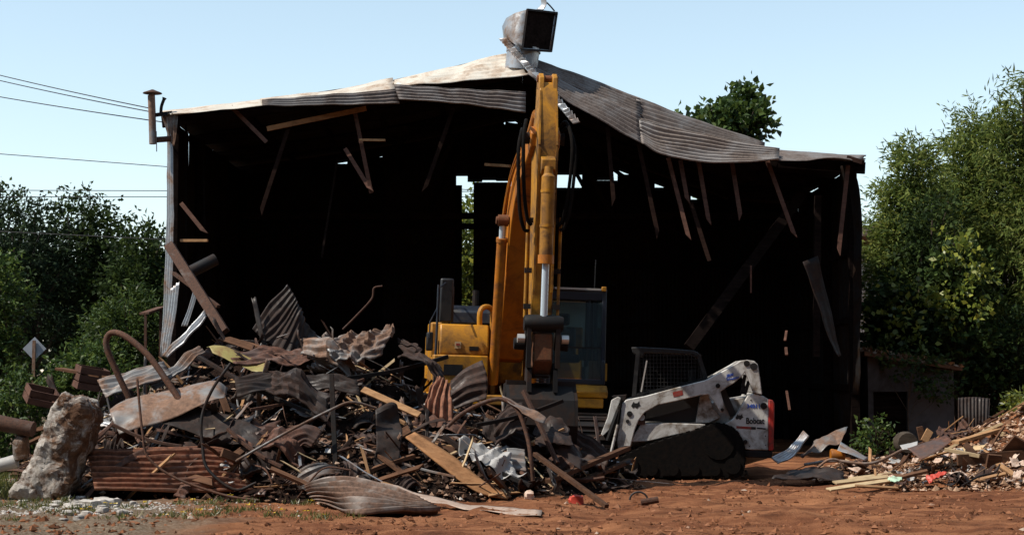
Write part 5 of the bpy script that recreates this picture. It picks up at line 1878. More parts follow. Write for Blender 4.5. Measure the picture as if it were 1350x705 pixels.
scatter(heap_z, ((-6.6, 1.9), (20.1, 24.6)), 250, {'sheet_rust': 5, 'sheet_brown': 2.4, 'sheet_grey': 1.2, 'sheet_bright': 0.5, 'plank_brown': 3, 'plank_tan': 1.1, 'rod': 1.6}, 'big scrap heap before the shed', 5, 0.45, 1.15, 0.3)
scatter(heap_z, ((-6.6, 1.6), (20.5, 24.2)), 110, {'strip_rust': 4, 'strip_brown': 3, 'strip_grey': 2}, 'big scrap heap before the shed', 15, 0.6, 1.1, 0.35)
scatter(heap_z, ((-6.6, 1.9), (20.1, 24.4)), 230, {'lath_tan': 3, 'lath_pale': 1.2, 'lath_grey': 2.2, 'lath_dark': 3}, 'big scrap heap before the shed', 25, 0.6, 1.2, 0.35)
scatter(heap_z, ((-4.0, 2.1), (20.3, 22.8)), 60, {'paper': 1.0, 'plastic': 1.0}, 'big scrap heap before the shed', 9, 0.4, 1.0, 0.3)
scatter(heap2_z, ((4.2, 10.2), (21.8, 25.8)), 190, {'plank_brown': 3.5, 'plank_tan': 4, 'plank_pale': 1.0, 'sheet_brown': 1.2, 'sheet_rust': 0.7, 'lath_tan': 2.0, 'rod': 0.5}, 'debris pile beside the small outbuilding', 6, 0.35, 0.85, 0.15,
        lambda x, y: 1.0 if x > 5.2 else 0.35)
scatter(heap2_z, ((5.0, 10.2), (21.7, 24.8)), 130, {'paper': 2.0, 'plastic': 1.0}, 'debris pile beside the small outbuilding', 11, 0.6, 1.5, 0.3)

# named pieces of the right-hand pile
pxsheet('corrugated_sheet', [[(1016, 602, 24.4), (1040, 590, 24.4), (1058, 566, 24.5)], [(1026, 611, 24.1), (1050, 600, 24.1), (1066, 574, 24.2)]], 'galvanised',
        'silvery corrugated sheet curled up behind the loader', ribs=5, amp=0.022, crumple=0.02, nv=40, seed=31)
pxsheet('crumpled_sheet', [[(1052, 600, 24.6), (1085, 578, 24.7), (1117, 560, 24.8)], [(1060, 604, 24.3), (1092, 588, 24.4), (1112, 572, 24.5)]], 'old_galvanised',
        'grey twisted sheet pointing up beside the silvery one', crumple=0.06, freq=2.5, nv=12, seed=32)
pxsheet('curled_sheet', [[(1108, 584, 24.3), (1125, 590, 24.2), (1145, 602, 24.1)], [(1104, 592, 24.0), (1122, 598, 23.9), (1140, 606, 23.9)]], 'galvanised',
        'thin pale strip of sheet curving over the orange drum', crumple=0.02, nv=8, seed=33)
m = MB().lathe([(0.09, -0.10), (0.10, -0.08), (0.085, 0.0), (0.10, 0.08), (0.09, 0.10)], P(1104, 600, 24.2), 18, 'X')
m.thing('orange_drum', 'orange_paint', 'small orange drum half hidden under the pale strip', 'drum', smooth=40)
pxsheet('rusty_sheet', [[(1020, 628, 23.3), (1060, 616, 23.6), (1110, 620, 23.6)], [(1018, 636, 22.9), (1060, 630, 23.0), (1115, 632, 23.0)]], 'rust_sheet',
        'dark flat sheet lying on the ground right of the loader', ribs=4, amp=0.012, crumple=0.06, nv=20, seed=34)
for k, (a, b, w_, mt, lb) in enumerate([((1092, 645, 21.8), (1172, 633, 22.4), 0.10, 'wood_pale', 'foremost of the pale boards fanned on the ground'), ((1112, 641, 22.1), (1180, 631, 22.6), 0.09, 'wood_tan', 'tan board lying between the fanned pale boards'),
                                       ((1100, 636, 22.5), (1178, 627, 22.9), 0.11, 'wood_pale', 'middle pale board of the fan on the ground'), ((1120, 631, 22.8), (1176, 624, 23.1), 0.08, 'wood_pale', 'rearmost narrow pale board of the fan'),
                                       ((1128, 640, 21.9), (1184, 643, 22.0), 0.07, 'wood_tan', 'short tan board crossing the fan foot')]):
    pxbar('plank', a, b, w_, 0.025, mt, lb, 'plank', up=(0, -0.3, 1))
pxsheet('brown_panel', [[(1196, 590, 23.4), (1222, 582, 23.5), (1248, 573, 23.7)], [(1214, 606, 23.0), (1238, 594, 23.1), (1255, 580, 23.3)]], 'brown_sheet',
        'flat brown rectangular panel propped on the debris pile', crumple=0.01, nv=10, seed=35)
pxsheet('plastic_sheet', [[(1186, 585, 23.7), (1198, 582, 23.7), (1210, 581, 23.7)], [(1190, 592, 23.5), (1200, 591, 23.5), (1208, 586, 23.5)]], 'plastic_white',
        'small white sheet beside the brown panel', crumple=0.03, nv=8, seed=36)
pxbar('plank', (1262, 606, 23.0), (1365, 599, 23.2), 0.05, 0.15, 'wood_brown', 'long brown board on edge across the debris pile', 'plank')
pxbar('plank', (1246, 592, 23.2), (1292, 601, 23.0), 0.12, 0.05, 'wood_pale', 'pale yellow board beneath the long brown one', 'plank')
pxbar('plank', (1218, 582, 23.9), (1226, 567, 24.0), 0.11, 0.03, 'wood_tan', 'pointed tan board sticking up from the debris pile', 'plank', up=(0, 1, 0))
pxbar('plank', (1216, 580, 24.1), (1212, 562, 24.1), 0.09, 0.05, 'wood_brown', 'stubby brown post sticking up from the debris pile', 'plank', up=(0, 1, 0))
pxbar('plank', (1260, 583, 24.0), (1318, 566, 24.6), 0.12, 0.05, 'wood_tan', 'tan board slanting up the back of the debris pile', 'plank')
pxbar('plank', (1305, 568, 24.6), (1365, 582, 24.2), 0.06, 0.06, 'wood_pale', 'thin pale batten crossing the top of the debris pile', 'plank')
m = MB().box(P(1310, 608, 22.9), (0.2, 0.05, 0.2), Euler((0.3, 0.1, 0.1)).to_matrix())
m.thing('square_board', 'wood_brown', 'small square brown board leaning on the long board', 'board')
m = MB().box(P(1340, 590, 23.2), (0.3, 0.05, 0.3), Euler((0.6, 0.5, 0.2)).to_matrix())
m.thing('square_board', 'wood_brown', 'dark brown board tilted above the long board', 'board')
pxsheet('red_wrapper', [[(1220, 627, 22.4), (1235, 620, 22.5), (1248, 618, 22.5)], [(1224, 632, 22.2), (1236, 626, 22.3), (1246, 624, 22.3)]], 'red_plastic', 'crumpled red wrapper in the debris pile', 'litter', crumple=0.05, freq=5, nv=10, seed=37)
pxsheet('green_foam', [[(1170, 631, 22.3), (1180, 627, 22.4), (1189, 629, 22.4)], [(1174, 636, 22.1), (1182, 636, 22.1), (1190, 632, 22.2)]], 'green_foam', 'pale green foam piece beside the wide pale board', 'litter', crumple=0.03, freq=5, nv=10, seed=38)
pxtube('bent_rod', [(1268, 640, 21.8), (1290, 628, 22.0), (1312, 622, 22.2), (1318, 612, 22.4)], 0.013, 'dark_steel', 'dark rod bent along the front of the debris pile', 'rod')
m = MB().lathe([(0.15, -0.16), (0.17, 0.0), (0.155, 0.16)], P(1194, 583, 24.6), 14, 'Y')
m.thing('tree_stump', 'bark', 'round sawn stump end behind the brown panel', 'stump')
pxtube('grey_pipe', [(1060, 612, 23.9), (1100, 607, 23.8), (1150, 610, 23.6), (1195, 590, 23.9)], 0.022, 'old_galvanised', 'long thin grey pipe curving along behind the boards', 'pipe')
pxtube('grey_pipe', [(1078, 616, 23.6), (1092, 606, 23.6), (1106, 607, 23.6), (1112, 618, 23.6)], 0.018, 'old_galvanised', 'grey pipe hoop standing near the orange drum', 'pipe')

# rows of bricks standing out at the foot of the right pile, and white stones by the boulder: individuals
r_ = random.Random(3)
stone_me = [MB().add(*lump((0, 0, 0), 1.0, 20 + k)).mesh('white_stone', 'white_rubble', 35) for k in range(5)]
for k in range(70):
    px, py = r_.gauss(118, 34), r_.gauss(668, 7)
    if k < 12:
        px, py = 62 + r_.uniform(0, 90), 660 + r_.uniform(0, 12)
    py = min(max(py, 657), 690)
    Y = F * CAMZ / (py - 490)
    x = X_at(px, Y)
    s_ = r_.choice([0.03, 0.04, 0.05, 0.07]) if k >= 12 else r_.uniform(0.06, 0.13)
    o = bpy.data.objects.new('white_stone', stone_me[k % 5])
    col.objects.link(o)
    o.location = (x, Y, gz(x, Y) + s_ * 0.3)
    o.scale = (s_, s_ * r_.uniform(.7, 1.1), s_ * r_.uniform(.5, .9))
    o.rotation_euler = (0, 0, r_.uniform(0, 6.28))
    tag(o, 'white rubble stone on the gravel before the boulder', 'stone', 'white stones before the boulder')


def speckle(name, n, pos, rmin, rmax, mat, label, cat_, seed):
    """countless crumbs: one mesh of little angular bits"""
    q = np.random.RandomState(seed)
    base = np.array([(1, 0, 0), (-1, 0, 0), (0, 1, 0), (0, -1, 0), (0, 0, 1), (0, 0, -1)], float)
    tri = np.array([(0, 2, 4), (2, 1, 4), (1, 3, 4), (3, 0, 4), (2, 0, 5), (1, 2, 5), (3, 1, 5), (0, 3, 5)])
    V, T = [], []
    for i in range(n):
        p = pos(q)
        if p is None:
            continue
        s_ = rmin + (rmax - rmin) * q.rand() ** 3
        b = (base + 0.55 * (q.rand(6, 3) - 0.5)) * (s_ * (0.6 + 0.6 * q.rand(6, 1))) * np.array([1, 0.5 + q.rand() * .8, 0.4 + q.rand() * .5])
        a = q.rand() * 6.28
        c, s2 = math.cos(a), math.sin(a)
        rot = np.array([[c, -s2, 0], [s2, c, 0], [0, 0, 1]])
        V.append(b @ rot.T + np.array(p))
        T.append(tri + 6 * (len(V) - 1))
    V = np.concatenate(V)
    T = np.concatenate(T)
    me_ = bpy.data.meshes.new(name)
    me_.from_pydata(V.tolist(), [], T.tolist())
    me_.materials.append(MATS[mat])
    o = bpy.data.objects.new(name, me_)
    col.objects.link(o)
    return tag(o, label, cat_, None, 'stuff')


def pos_ground(q):
    Y = 14.5 + 10 * q.rand() ** 1.3
    x = (q.rand() - 0.5) * 0.68 * Y
    if noise.noise(Vector((x * .8, Y * .8, 9))) < -0.15 + 0.3 * q.rand() - 0.2:
        return None
    return x, Y, gz(x, Y)


def pos_white(q):
    Y = 18.3 + 1.8 * q.rand()
    x = -5.15 + 0.9 * q.randn()
    return x, Y, gz(x, Y)


def pos_heap(q):
    x, y = -6.8 + 8.9 * q.rand(), 20.0 + 3.6 * q.rand() ** 1.3
    z = heap_z(x, y)
    return (x, y, z) if z > 0.01 else None


def pos_heap2(q):
    x, y = 4.3 + 6.3 * q.rand(), 21.5 + 4 * q.rand()
    z = heap2_z(x, y)
    return (x, y, z) if z > 0.005 else None


speckle('dirt_clods', 15000, pos_ground, 0.004, 0.055, 'clod', 'loose clods and pebbles strewn over the red dirt', 'gravel', 1)
speckle('white_gravel', 2200, pos_white, 0.005, 0.035, 'white_rubble', 'white gravel crumbs spilled before the boulder', 'gravel', 2)
speckle('heap_crumbs', 6500, pos_heap, 0.01, 0.07, 'crumbs', 'small broken bits strewn over the big scrap heap', 'debris', 3)
speckle('rubble_crumbs', 9000, pos_heap2, 0.01, 0.07, 'pale_crumbs', 'small broken bits strewn over the right hand debris pile', 'debris', 4)


# ------------------------------------------------------------------ vegetation
def leaf_mesh(name, pts, dirs, ln, wd, mat, q, flat=0.0):
    """pts Nx3, dirs Nx3 (growth direction); each leaf a folded four-cornered blade"""
    n_ = len(pts)
    d = dirs / np.linalg.norm(dirs, axis=1, keepdims=True)
    rv = q.randn(n_, 3)
    rv[:, 2] *= (1 - flat)
    s_ = np.cross(d, rv)
    s_ /= np.linalg.norm(s_, axis=1, keepdims=True) + 1e-9
    nn = np.cross(d, s_)
    l = (ln * (0.6 + 0.8 * q.rand(n_, 1)))
    w_ = (wd * (0.6 + 0.8 * q.rand(n_, 1)))
    V = np.empty((n_, 4, 3))
    V[:, 0] = pts
    V[:, 1] = pts + d * l * 0.45 + s_ * w_ * 0.5 + nn * w_ * 0.18
    V[:, 2] = pts + d * l - nn * l * 0.12
    V[:, 3] = pts + d * l * 0.45 - s_ * w_ * 0.5 + nn * w_ * 0.18
    me_ = bpy.data.meshes.new(name)
    me_.vertices.add(n_ * 4)
    me_.vertices.foreach_set('co', V.reshape(-1))
    me_.loops.add(n_ * 4)
    me_.loops.foreach_set('vertex_index', np.arange(n_ * 4, dtype=np.int32))
    me_.polygons.add(n_)
    me_.polygons.foreach_set('loop_start', np.arange(0, n_ * 4, 4, dtype=np.int32))
    me_.update(calc_edges=True)
    me_.materials.append(MATS[mat])
    return me_


def crown_points(q, ells, nclump, per, crad, droop=0.0, shell=0.45):
    vol = np.array([e[3] * e[4] * e[5] for e in ells])
    vol = vol ** 0.75 / (vol ** 0.75).sum()
    P_, D_, C_ = [], [], []
    for _ in range(nclump):
        e = ells[q.choice(len(ells), p=vol)]
        d = q.randn(3)
        d /= np.linalg.norm(d)
        r_ = q.rand() ** shell
        c = np.array(e[:3]) + d * r_ * np.array(e[3:6])
        if c[2] < 0.15:
            c[2] = 0.15 + q.rand() * 0.3
        k = max(3, int(per * (0.5 + q.rand())))
        ax = d + 0.5 * q.randn(3)
        ax[2] = ax[2] * 0.5 + 0.25 - droop
        ax /= np.linalg.norm(ax)
        t_ = (q.rand(k, 1) - 0.35) * 2.0 * crad
        p = c + ax * t_ + q.randn(k, 3) * crad * 0.33 - np.array([0, 0, droop]) * (t_ / crad) ** 2 * 0.12
        P_.append(p)
        dd = ax + 0.75 * q.randn(k, 3)
        dd[:, 2] -= droop
        D_.append(dd)
        C_.append(c)
    return np.concatenate(P_), np.concatenate(D_), np.array(C_)


def tree(name, label, base, ells, nclump, per, crad, ln, wd, mat, seed, trunk_r=0.12, group=None, droop=0.1, cat_='tree', twigs=26, extra=None, shell=0.45):
    """ells: crown ellipsoids relative to base"""
    q = np.random.RandomState(seed)
    rr = random.Random(seed)
    root = empty(name, label, cat_, base, (0, 0, 0), group)
    pts, dirs, cen_ = crown_points(q, ells, nclump, per, crad, droop, shell)
    o = bpy.data.objects.new('crown', leaf_mesh('crown', pts, dirs, ln, wd, mat, q))
    col.objects.link(o)
    o.parent = root
    if extra:
        n2, per2, mat2, ln2, wd2, ells2 = extra
        p2, d2, _ = crown_points(q, ells2, n2, per2, crad, droop, 0.3)
        o2 = bpy.data.objects.new('yellowing_leaves', leaf_mesh('yellowing_leaves', p2, d2, ln2, wd2, mat2, q, 0.5))  # leaves yellowing by their own colour, sparser than the crown
        col.objects.link(o2)
        o2.parent = root
    top = max(e[2] for e in ells)
    lo = min(e[2] - e[5] for e in ells)
    m_ = MB()
    e0 = max(ells, key=lambda e: e[2])
    path = [Vector((0, 0, -0.2)), Vector((rr.uniform(-.1, .1), rr.uniform(-.1, .1), max(0.3, lo * 0.8))), Vector((e0[0] * 0.5, e0[1] * 0.5, (max(lo, 0.2) + top) / 2)), Vector((e0[0], e0[1], top + e0[5] * 0.5))]
    cp = curve_pts(path, 10)
    m_.tube(cp, [trunk_r * (1 - 0.085 * i) for i in range(11)], 8)
    for k in range(twigs):
        c = Vector(cen_[q.randint(len(cen_))])
        h = max(0.15, min(0.95, c.z / (top + e0[5]) * rr.uniform(0.45, 0.85)))
        a = cp[int(h * 10)]
        mid = a.lerp(c, 0.5) + Vector((rr.uniform(-.2, .2), rr.uniform(-.2, .2), rr.uniform(0, .3)))
        m_.tube(curve_pts([a, mid, c], 5), [trunk_r * 0.38 * (1 - 0.15 * i) for i in range(6)], 5, False)
    m_.part('trunk', 'bark', root, smooth=60)
    return root


def E(px0, px1, py0, py1, Y, ry=None, bx=0, by=0):
    """crown ellipsoid filling a patch of the photo at distance Y, relative to the tree base"""
    a, b = P(px0, py0, Y), P(px1, py1, Y)
    rx = (b.x - a.x) / 2
    return ((a.x + b.x) / 2 - bx, Y - by, (a.z + b.z) / 2, rx, ry or rx, (a.z - b.z) / 2)


def ptree(name, label, pxb, Y, patches, *args, **kw):
    bx = X_at(pxb, Y)
    ex = kw.get('extra')
    if ex:
        kw['extra'] = ex[:5] + ([E(*p, Y - 0.6, None, bx, Y) for p in ex[5]],)
    return tree(name, label, (bx, Y, 0), [E(*p, Y, None, bx, Y) for p in patches], *args, **kw)


LG, RG = 'trees beyond the left side of the shed', 'trees at the right of the shed'
# left
ptree('cedar_tree', 'dark dense cedar filling the left edge behind the road sign', 45, 46, [(-60, 90, 262, 420), (-70, 110, 330, 500)], 480, 26, 0.42, 0.17, 0.06, 'leaf_cedar', 1, 0.2, LG, shell=0.4)
ptree('broadleaf_tree', 'tall rounded leafy tree between the cedar and the shed', 112, 48, [(55, 165, 256, 380), (60, 190, 320, 490)], 420, 26, 0.38, 0.16, 0.09, 'leaf_dark', 2, 0.2, LG)
ptree('broadleaf_tree', 'leafy tree touching the left wall of the shed', 195, 44, [(150, 240, 296, 400), (130, 250, 345, 490)], 360, 26, 0.34, 0.15, 0.08, 'leaf_dark', 3, 0.16, LG)
ptree('broadleaf_tree', 'thin topped tree at the very left rising behind the cedar', -10, 52, [(-60, 50, 250, 380), (-80, 60, 330, 480)], 300, 26, 0.4, 0.17, 0.09, 'leaf_dark', 4, 0.2, LG)
ptree('broadleaf_tree', 'leafy tree standing half behind the shed back corner', 262, 56, [(200, 330, 290, 420), (190, 340, 350, 490)], 300, 22, 0.4, 0.17, 0.1, 'leaf_dark', 5, 0.2, LG)
ptree('leafy_bush', 'feathery light green bush beside the small rusty frame', 160, 32, [(112, 215, 402, 500), (140, 205, 382, 450)], 320, 24, 0.2, 0.12, 0.03, 'leaf_mid', 6, 0.05, None, cat_='bush', twigs=30)
ptree('leafy_bush', 'dark bush climbing at the left edge before the cedar', 12, 29, [(-40, 28, 330, 470), (-45, 24, 400, 560)], 300, 22, 0.2, 0.11, 0.05, 'leaf_mid', 7, 0.05, None, cat_='bush', twigs=30)
ptree('leafy_bush', 'low green bush between the road sign and the crate', 105, 27, [(65, 165, 458, 540)], 240, 22, 0.16, 0.09, 0.045, 'leaf_mid', 8, 0.04, None, cat_='bush', twigs=18)
ptree('leafy_bush', 'low weedy bush behind the boulder', 30, 23.6, [(-30, 75, 520, 625), (-20, 60, 490, 560)], 260, 22, 0.14, 0.08, 0.035, 'leaf_mid', 9, 0.03, None, cat_='bush', twigs=18)
# behind the roof and behind the back wall
ptree('poplar_tree', 'round leaved green treetop rising behind the right roof slope', 965, 46, [(915, 1000, 128, 200), (945, 1012, 118, 190), (898, 925, 150, 200), (930, 1010, 180, 330)], 210, 22, 0.3, 0.19, 0.17, 'leaf_mid', 10, 0.16, None)
ptree('broadleaf_tree', 'pale green tree seen through the gap in the back wall', 615, 45, [(560, 670, 262, 420), (570, 660, 360, 490)], 330, 26, 0.3, 0.15, 0.09, 'leaf_lime', 11, 0.14, None)
# right
ptree('willow_tree', 'tallest willow rising at the right edge of the yard', 1350, 37, [(1300, 1400, 85, 260), (1288, 1352, 112, 260), (1280, 1440, 180, 420), (1290, 1450, 350, 520)], 620, 50, 0.34, 0.18, 0.036, 'leaf_willow', 12, 0.18, RG, droop=0.35)
ptree('willow_tree', 'willow with layered crown left of the tallest one', 1270, 38, [(1240, 1320, 140, 290), (1215, 1330, 210, 420), (1230, 1330, 340, 520)], 620, 50, 0.32, 0.17, 0.036, 'leaf_willow', 13, 0.16, RG, droop=0.35)
ptree('willow_tree', 'shorter willow whose crown nears the shed eave', 1200, 36, [(1165, 1245, 185, 330), (1142, 1230, 250, 420), (1150, 1260, 340, 500)], 620, 50, 0.30, 0.16, 0.036, 'leaf_willow', 14, 0.14, RG, droop=0.3)
ptree('broadleaf_tree', 'glossy dark leafed tree in front of the willows', 1215, 34.5, [(1185, 1275, 255, 370), (1165, 1280, 320, 460), (1150, 1290, 400, 520)], 520, 24, 0.24, 0.11, 0.06, 'leaf_dark', 15, 0.1, RG)
ptree('maple_shrub', 'shrub with big yellowing leaves in front of the dark tree', 1262, 33.2, [(1225, 1310, 325, 430), (1215, 1320, 390, 520)], 260, 18, 0.2, 0.13, 0.10, 'leaf_dark', 16, 0.06, None, cat_='shrub', extra=(75, 8, 'leaf_lime', 0.13, 0.09, [(1228, 1305, 308, 440), (1200, 1250, 380, 480)]))
ptree('maple_shrub', 'big leafed green shrub beside the shed right corner', 1170, 33.4, [(1142, 1205, 375, 470), (1135, 1215, 430, 500)], 210, 18, 0.2, 0.13, 0.10, 'leaf_dark', 17, 0.05, None, cat_='shrub', extra=(26, 6, 'leaf_lime', 0.14, 0.10, [(1150, 1220, 360, 470)]))
ptree('leafy_bush', 'dark undergrowth bush behind the rusty panel', 1300, 33.5, [(1255, 1360, 430, 560), (1300, 1400, 400, 560)], 420, 24, 0.2, 0.1, 0.05, 'leaf_dark', 18, 0.05, None, cat_='bush')
ptree('leafy_bush', 'bright green weeds on top of the debris pile', 1352, 26.5, [(1328, 1400, 512, 560)], 70, 18, 0.12, 0.09, 0.035, 'leaf_lime', 19, 0.02, None, cat_='bush', twigs=8)
ptree('leafy_bush', 'small bush growing at the shed right corner foot', 1150, 29.5, [(1128, 1175, 545, 610)], 40, 14, 0.14, 0.09, 0.05, 'leaf_mid', 20, 0.02, None, cat_='bush', twigs=8)


ptree('shadow_leaves', 'dark leaves added over the outbuilding front for foliage shadow', 1200, 31.35, [(1150, 1240, 452, 500), (1205, 1262, 468, 540)], 60, 14, 0.16, 0.09, 0.06, 'leaf_dark', 21, 0.02, None, cat_='bush', twigs=10)  # added leaf patch in place of foliage shadows across the front wall


# woods round the yard, too far or too dense to tell the trees apart; back and side belts are added
def wood_belt(name, label, spans, n_, hfun, ln, wd, seed):
    q = np.random.RandomState(seed)
    x0, x1, y0, y1 = spans
    px_ = x0 + (x1 - x0) * q.rand(n_)
    py_ = y0 + (y1 - y0) * q.rand(n_)
    hh = np.array([hfun(x) for x in px_])
    pz = hh * q.rand(n_) ** 0.8
    dd = q.randn(n_, 3)
    dd[:, 2] -= 0.2
    o = bpy.data.objects.new(name, leaf_mesh(name, np.stack([px_, py_, pz], 1), dd, ln, wd, 'leaf_far', q))
    col.objects.link(o)
    tag(o, label, 'wood', None, 'stuff')


def hz_(base, amp, fr, off):
    return lambda x: base + amp * noise.fractal(Vector((x * fr, off, 0)), 0.8, 2, 4)


wood_belt('far_wood', 'dark belt of woodland closing the view behind the yard', (-60, 60, 62, 72), 42000, hz_(6.3, 1.5, 0.15, 2.0), 0.5, 0.4, 1)
wood_belt('added_back_wood', 'added unseen belt of tall woodland behind the viewpoint that deepens the shade', (-30, 40, -16, -9), 20000, hz_(16.0, 2.5, 0.12, 5.0), 1.1, 0.9, 2)  # added out of view, like the side belts, to block sky light
wood_belt('added_side_wood', 'added unseen belt of tall woodland on the right that cuts sky light', (15, 21, -8, 27), 9000, hz_(12.0, 2.0, 0.12, 6.0), 1.0, 0.8, 3)
wood_belt('added_side_wood', 'added unseen belt of lower woodland on the left that cuts sky light', (-24, -18, -8, 27), 7000, hz_(8.0, 1.5, 0.12, 7.0), 1.0, 0.8, 4)

# weeds and grass at the left foreground
def tufts(name, n_, pos, ln, wd, mat, label, cat_, seed, up=0.9):
    q = np.random.RandomState(seed)
    pts, dirs = [], []
    for _ in range(n_):
        p = pos(q)
        if p is None:
            continue
        k = q.randint(4, 10)
        for _ in range(k):
            pts.append((p[0] + 0.02 * q.randn(), p[1] + 0.02 * q.randn(), p[2]))
            dirs.append((0.5 * q.randn(), 0.5 * q.randn(), up))
    o = bpy.data.objects.new(name, leaf_mesh(name, np.array(pts), np.array(dirs), ln, wd, mat, q))
    col.objects.link(o)
    tag(o, label, cat_, None, 'stuff')


def pos_weed(q):
    Y = 17.5 + 3.4 * q.rand()
    x = -6.8 + 5.2 * q.rand()
    if noise.noise(Vector((x * 1.3, Y * 1.3, 30))) < 0.12:
        return None
    return x, Y, gz(x, Y)


def pos_weed2(q):
    x, Y = -9 + 3.4 * q.rand(), 20.8 + 4 * q.rand()
    return x, Y, gz(x, Y)


def pos_fl(q):
    p = pos_weed(q)
    return None if p is None else (p[0], p[1], p[2] + 0.05 + 0.05 * q.rand())


tufts('weeds', 1500, pos_weed, 0.075, 0.010, 'grass_blade', 'short yellowish weeds growing in the gravel before the scrap', 'weeds', 1)
tufts('tall_grass', 1200, pos_weed2, 0.28, 0.016, 'grass_blade', 'taller grass growing behind the boulder', 'grass', 2)
tufts('yellow_flowers', 90, pos_fl, 0.022, 0.02, 'petal', 'tiny yellow flowers among the gravel weeds', 'flowers', 3, 0.2)

# ------------------------------------------------------------------ small things round the yard
sgn = empty('road_sign', 'pale diamond shaped road sign seen from behind among the bushes', 'sign', (X_at(45.5, 27.0), 27.0, 0))
c = P(45.5, 459.5, 27.0) - Vector(sgn.location)
hw = 15.5 / F * 27.0
MB().prism([(-hw, 0), (0, -hw), (hw, 0), (0, hw)], -0.004, 0.004, lambda a, b, d: Vector((c.x + a, d, c.z + b))).part('sign_plate', 'sign_back', sgn)
MB().bar((c.x, -0.03, -0.2), (c.x, -0.03, c.z + hw * 0.7), 0.05, 0.03).part('sign_post', 'old_galvanised', sgn)

fr_ = empty('canopy_frame', 'small rusty metal canopy frame beside the left shed wall', 'frame', (X_at(200, 31), 31, 0))
fb = Vector(fr_.location)
MB().bar(P(190, 413, 31) - fb, P(214, 405, 31.2) - fb, 0.5, 0.04).part('canopy', 'rust_pipe', fr_)
for a, b in (((192, 412), (193, 500)), ((212, 406), (212, 500))):
    MB().bar(P(*a, 31) - fb, P(b[0], b[1], 31) - fb - Vector((0, 0, 1.3)), 0.05, 0.05).part('leg', 'rust_pipe', fr_)

# outbuilding at the right
ob = empty('outbuilding', 'small grey white outbuilding with leaf covered roof beside the shed', 'outbuilding', (X_at(1200, 31.6), 31.6, 0))
fb = Vector(ob.location)
Yo = 31.6
x0, x1 = X_at(1143, Yo) - fb.x, X_at(1256, Yo) - fb.x
zl, zr = P(1143, 470, Yo).z, P(1256, 489, Yo).z
dx0, dx1 = X_at(1150, Yo) - fb.x, X_at(1195, Yo) - fb.x
zd = P(1170, 516, Yo).z
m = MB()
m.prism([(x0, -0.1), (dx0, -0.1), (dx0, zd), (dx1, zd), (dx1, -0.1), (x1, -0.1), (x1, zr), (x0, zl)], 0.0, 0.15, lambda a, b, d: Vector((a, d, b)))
m.part('front_wall', 'shaded_wall_white', ob)
MB().box((x1 - 0.075, 1.6, zr / 2 - 0.05), (0.15, 2.88, zr)).part('side_wall', 'shaded_wall_white', ob)
MB().box((x0 + 0.075, 1.6, zl / 2 - 0.05), (0.15, 2.88, zl)).part('side_wall', 'shaded_wall_white', ob)
MB().box(((x0 + x1) / 2, 3.0, zr / 2 - 0.05), (x1 - x0 - 0.3, 0.1, zr)).part('back_wall', 'shaded_wall_white', ob)
MB().box(((dx0 + dx1) / 2, 0.13, zd / 2), (dx1 - dx0 - 0.01, 0.04, zd - 0.02)).part('doorway_shade', 'wood_black', ob)  # black slab standing for the shade within the open doorway
rf = MB().prism([(x0 - 0.1, zl + 0.02), (x1 + 0.12, zr + 0.01), (x1 + 0.12, zr + 0.07), (x0 - 0.1, zl + 0.10)], -0.2, 3.2, lambda a, b, d: Vector((a, d, b))).part('roof', 'wood_brown', ob)
q = np.random.RandomState(5)
n_ = 2600
lx = x0 - 0.1 + (x1 - x0 + 0.2) * q.rand(n_)
pts = np.stack([lx, -0.2 + 3.2 * q.rand(n_), zl + 0.1 + (zr - zl - 0.02) * (lx - x0) / (x1 - x0) + 0.04 * q.rand(n_)], 1)
dd = q.randn(n_, 3)
dd[:, 2] *= 0.5
lo_ = bpy.data.objects.new('fallen_leaves', leaf_mesh('fallen_leaves', pts, dd, 0.10, 0.07, 'leaf_litter', q))
col.objects.link(lo_)
lo_.parent = rf
lo_['kind'] = 'stuff'

ctrl = [[P(a, b, 29.8) for a, b in ((1263, 524), (1284, 523), (1305, 525))], [P(a, b, 29.7) for a, b in ((1263, 545), (1284, 545), (1304, 545))], [P(a, b, 29.6) for a, b in ((1264, 580), (1284, 580), (1303, 580))]]
ctrl = [[ctrl[j][i] for j in range(3)] for i in range(3)]
sheet(ctrl, 10, 40, 9, 0.014).thing('fence_sheet', 'rust_sheet', 'rusty red corrugated sheet standing right of the small outbuilding', 'metal sheet', solid=0.005)

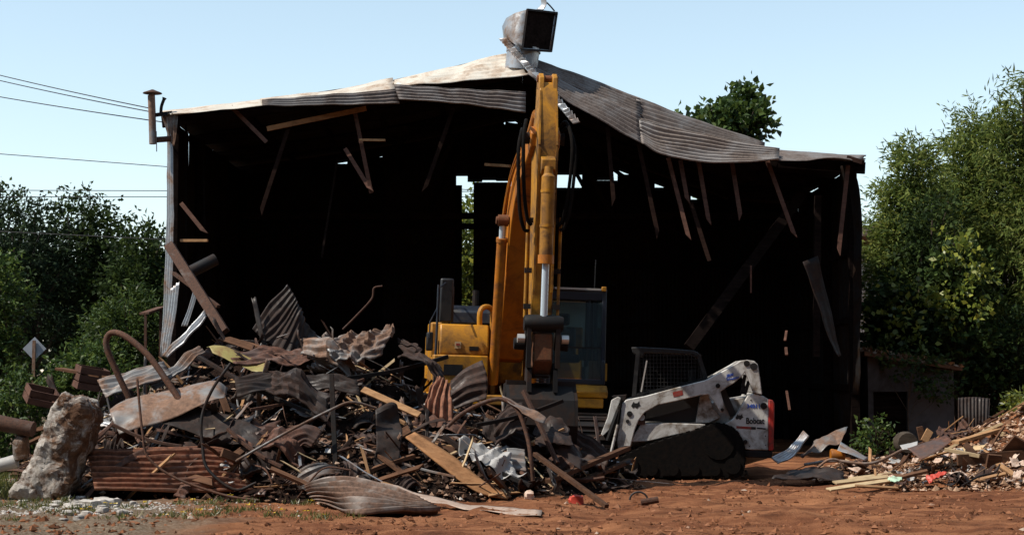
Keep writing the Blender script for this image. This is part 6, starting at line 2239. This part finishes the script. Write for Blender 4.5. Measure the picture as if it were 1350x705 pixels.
# pale farm building glimpsed behind the right-hand trees
wb = empty('white_building', 'pale corrugated building glimpsed through the trees right of the shed', 'building', (X_at(1160, 47), 47, 0))
fb = Vector(wb.location)
zt = P(1150, 318, 47).z
ztb = P(1150, 343, 47).z
for k in range(10):
    x = -1.2 + k * 0.6
    rows = [[Vector((x + d, 0, z)) for z in (0, zt / 2, zt)] for d in (0, 0.6)]
    add_solid(sheet(rows, 3, 24, 4, 0.03).part('wall_sheet', 'roof_bright', wb), 0.01)
MB().prism([(-0.3, zt), (-0.3, zt + 0.1), (3.2, zt + 1.2), (6.5, zt + 0.1), (6.5, zt)], -1.5, 8.0, lambda a, b, d: Vector((a - 1.0, d + 0.0, b + 0.02))).part('roof', 'old_galvanised', wb)

# overhead wires: from a pole left of the yard
pole = empty('utility_pole', 'wooden utility pole left of the yard carrying the overhead wires', 'pole', (-24, 46, 0))
MB().tube([(0, 0, -0.3), (0, 0, 10.5)], [0.16, 0.11], 12).part('shaft', 'wood_brown', pole)
for z in (8.6, 10.0):
    MB().bar((-1.0, 0, z), (1.0, 0, z), 0.1, 0.1).part('crossarm', 'wood_brown', pole)


def wire(a, b, sag, label, r_=0.011, n_=24):
    pts = [a.lerp(b, i / n_) - Vector((0, 0, sag * 4 * (i / n_) * (1 - i / n_))) for i in range(n_ + 1)]
    MB().tube(pts, r_, 5).thing('overhead_wire', 'wire', label, 'wire')


def ext(pa, pb, Ya, Yb, xl):
    a, b = P(*pa, Ya), P(*pb, Yb)
    t_ = (xl - a.x) / (b.x - a.x)
    return a + (b - a) * t_, b


for pa, pb, Ya, Yb, sag, lab in [((0, 96), (198, 143), 36, 30.1, 0.06, 'topmost overhead wire sloping down to the flue'), ((0, 103), (198, 147.5), 36, 30.1, 0.06, 'second overhead wire just under the topmost one'),
                                 ((0, 125), (214, 161), 36, 30.2, 0.05, 'third overhead wire ending below the eave corner')]:
    a, b = ext(pa, pb, Ya, Yb, -16)
    wire(a, b, sag, lab)
for pa, pb, sag, lab in [((0, 203), (222, 220), 0.0, 'overhead wire crossing alone above the left trees'), ((30, 251), (222, 251.5), 0.0, 'overhead wire skimming the treetops, upper of a pair'),
                         ((60, 259.5), (222, 259.5), 0.0, 'overhead wire skimming the treetops, lower of a pair'), ((0, 305), (222, 316), 0.0, 'overhead wire running in front of the left trees')]:
    Yw = 39.5 if pa[1] == 305 else 44.0
    a, b = ext(pa, pb, Yw, Yw, -24)
    b2 = b + (b - a) * (((4.0 - b.x)) / (b.x - a.x))
    wire(a, b2, sag, lab)
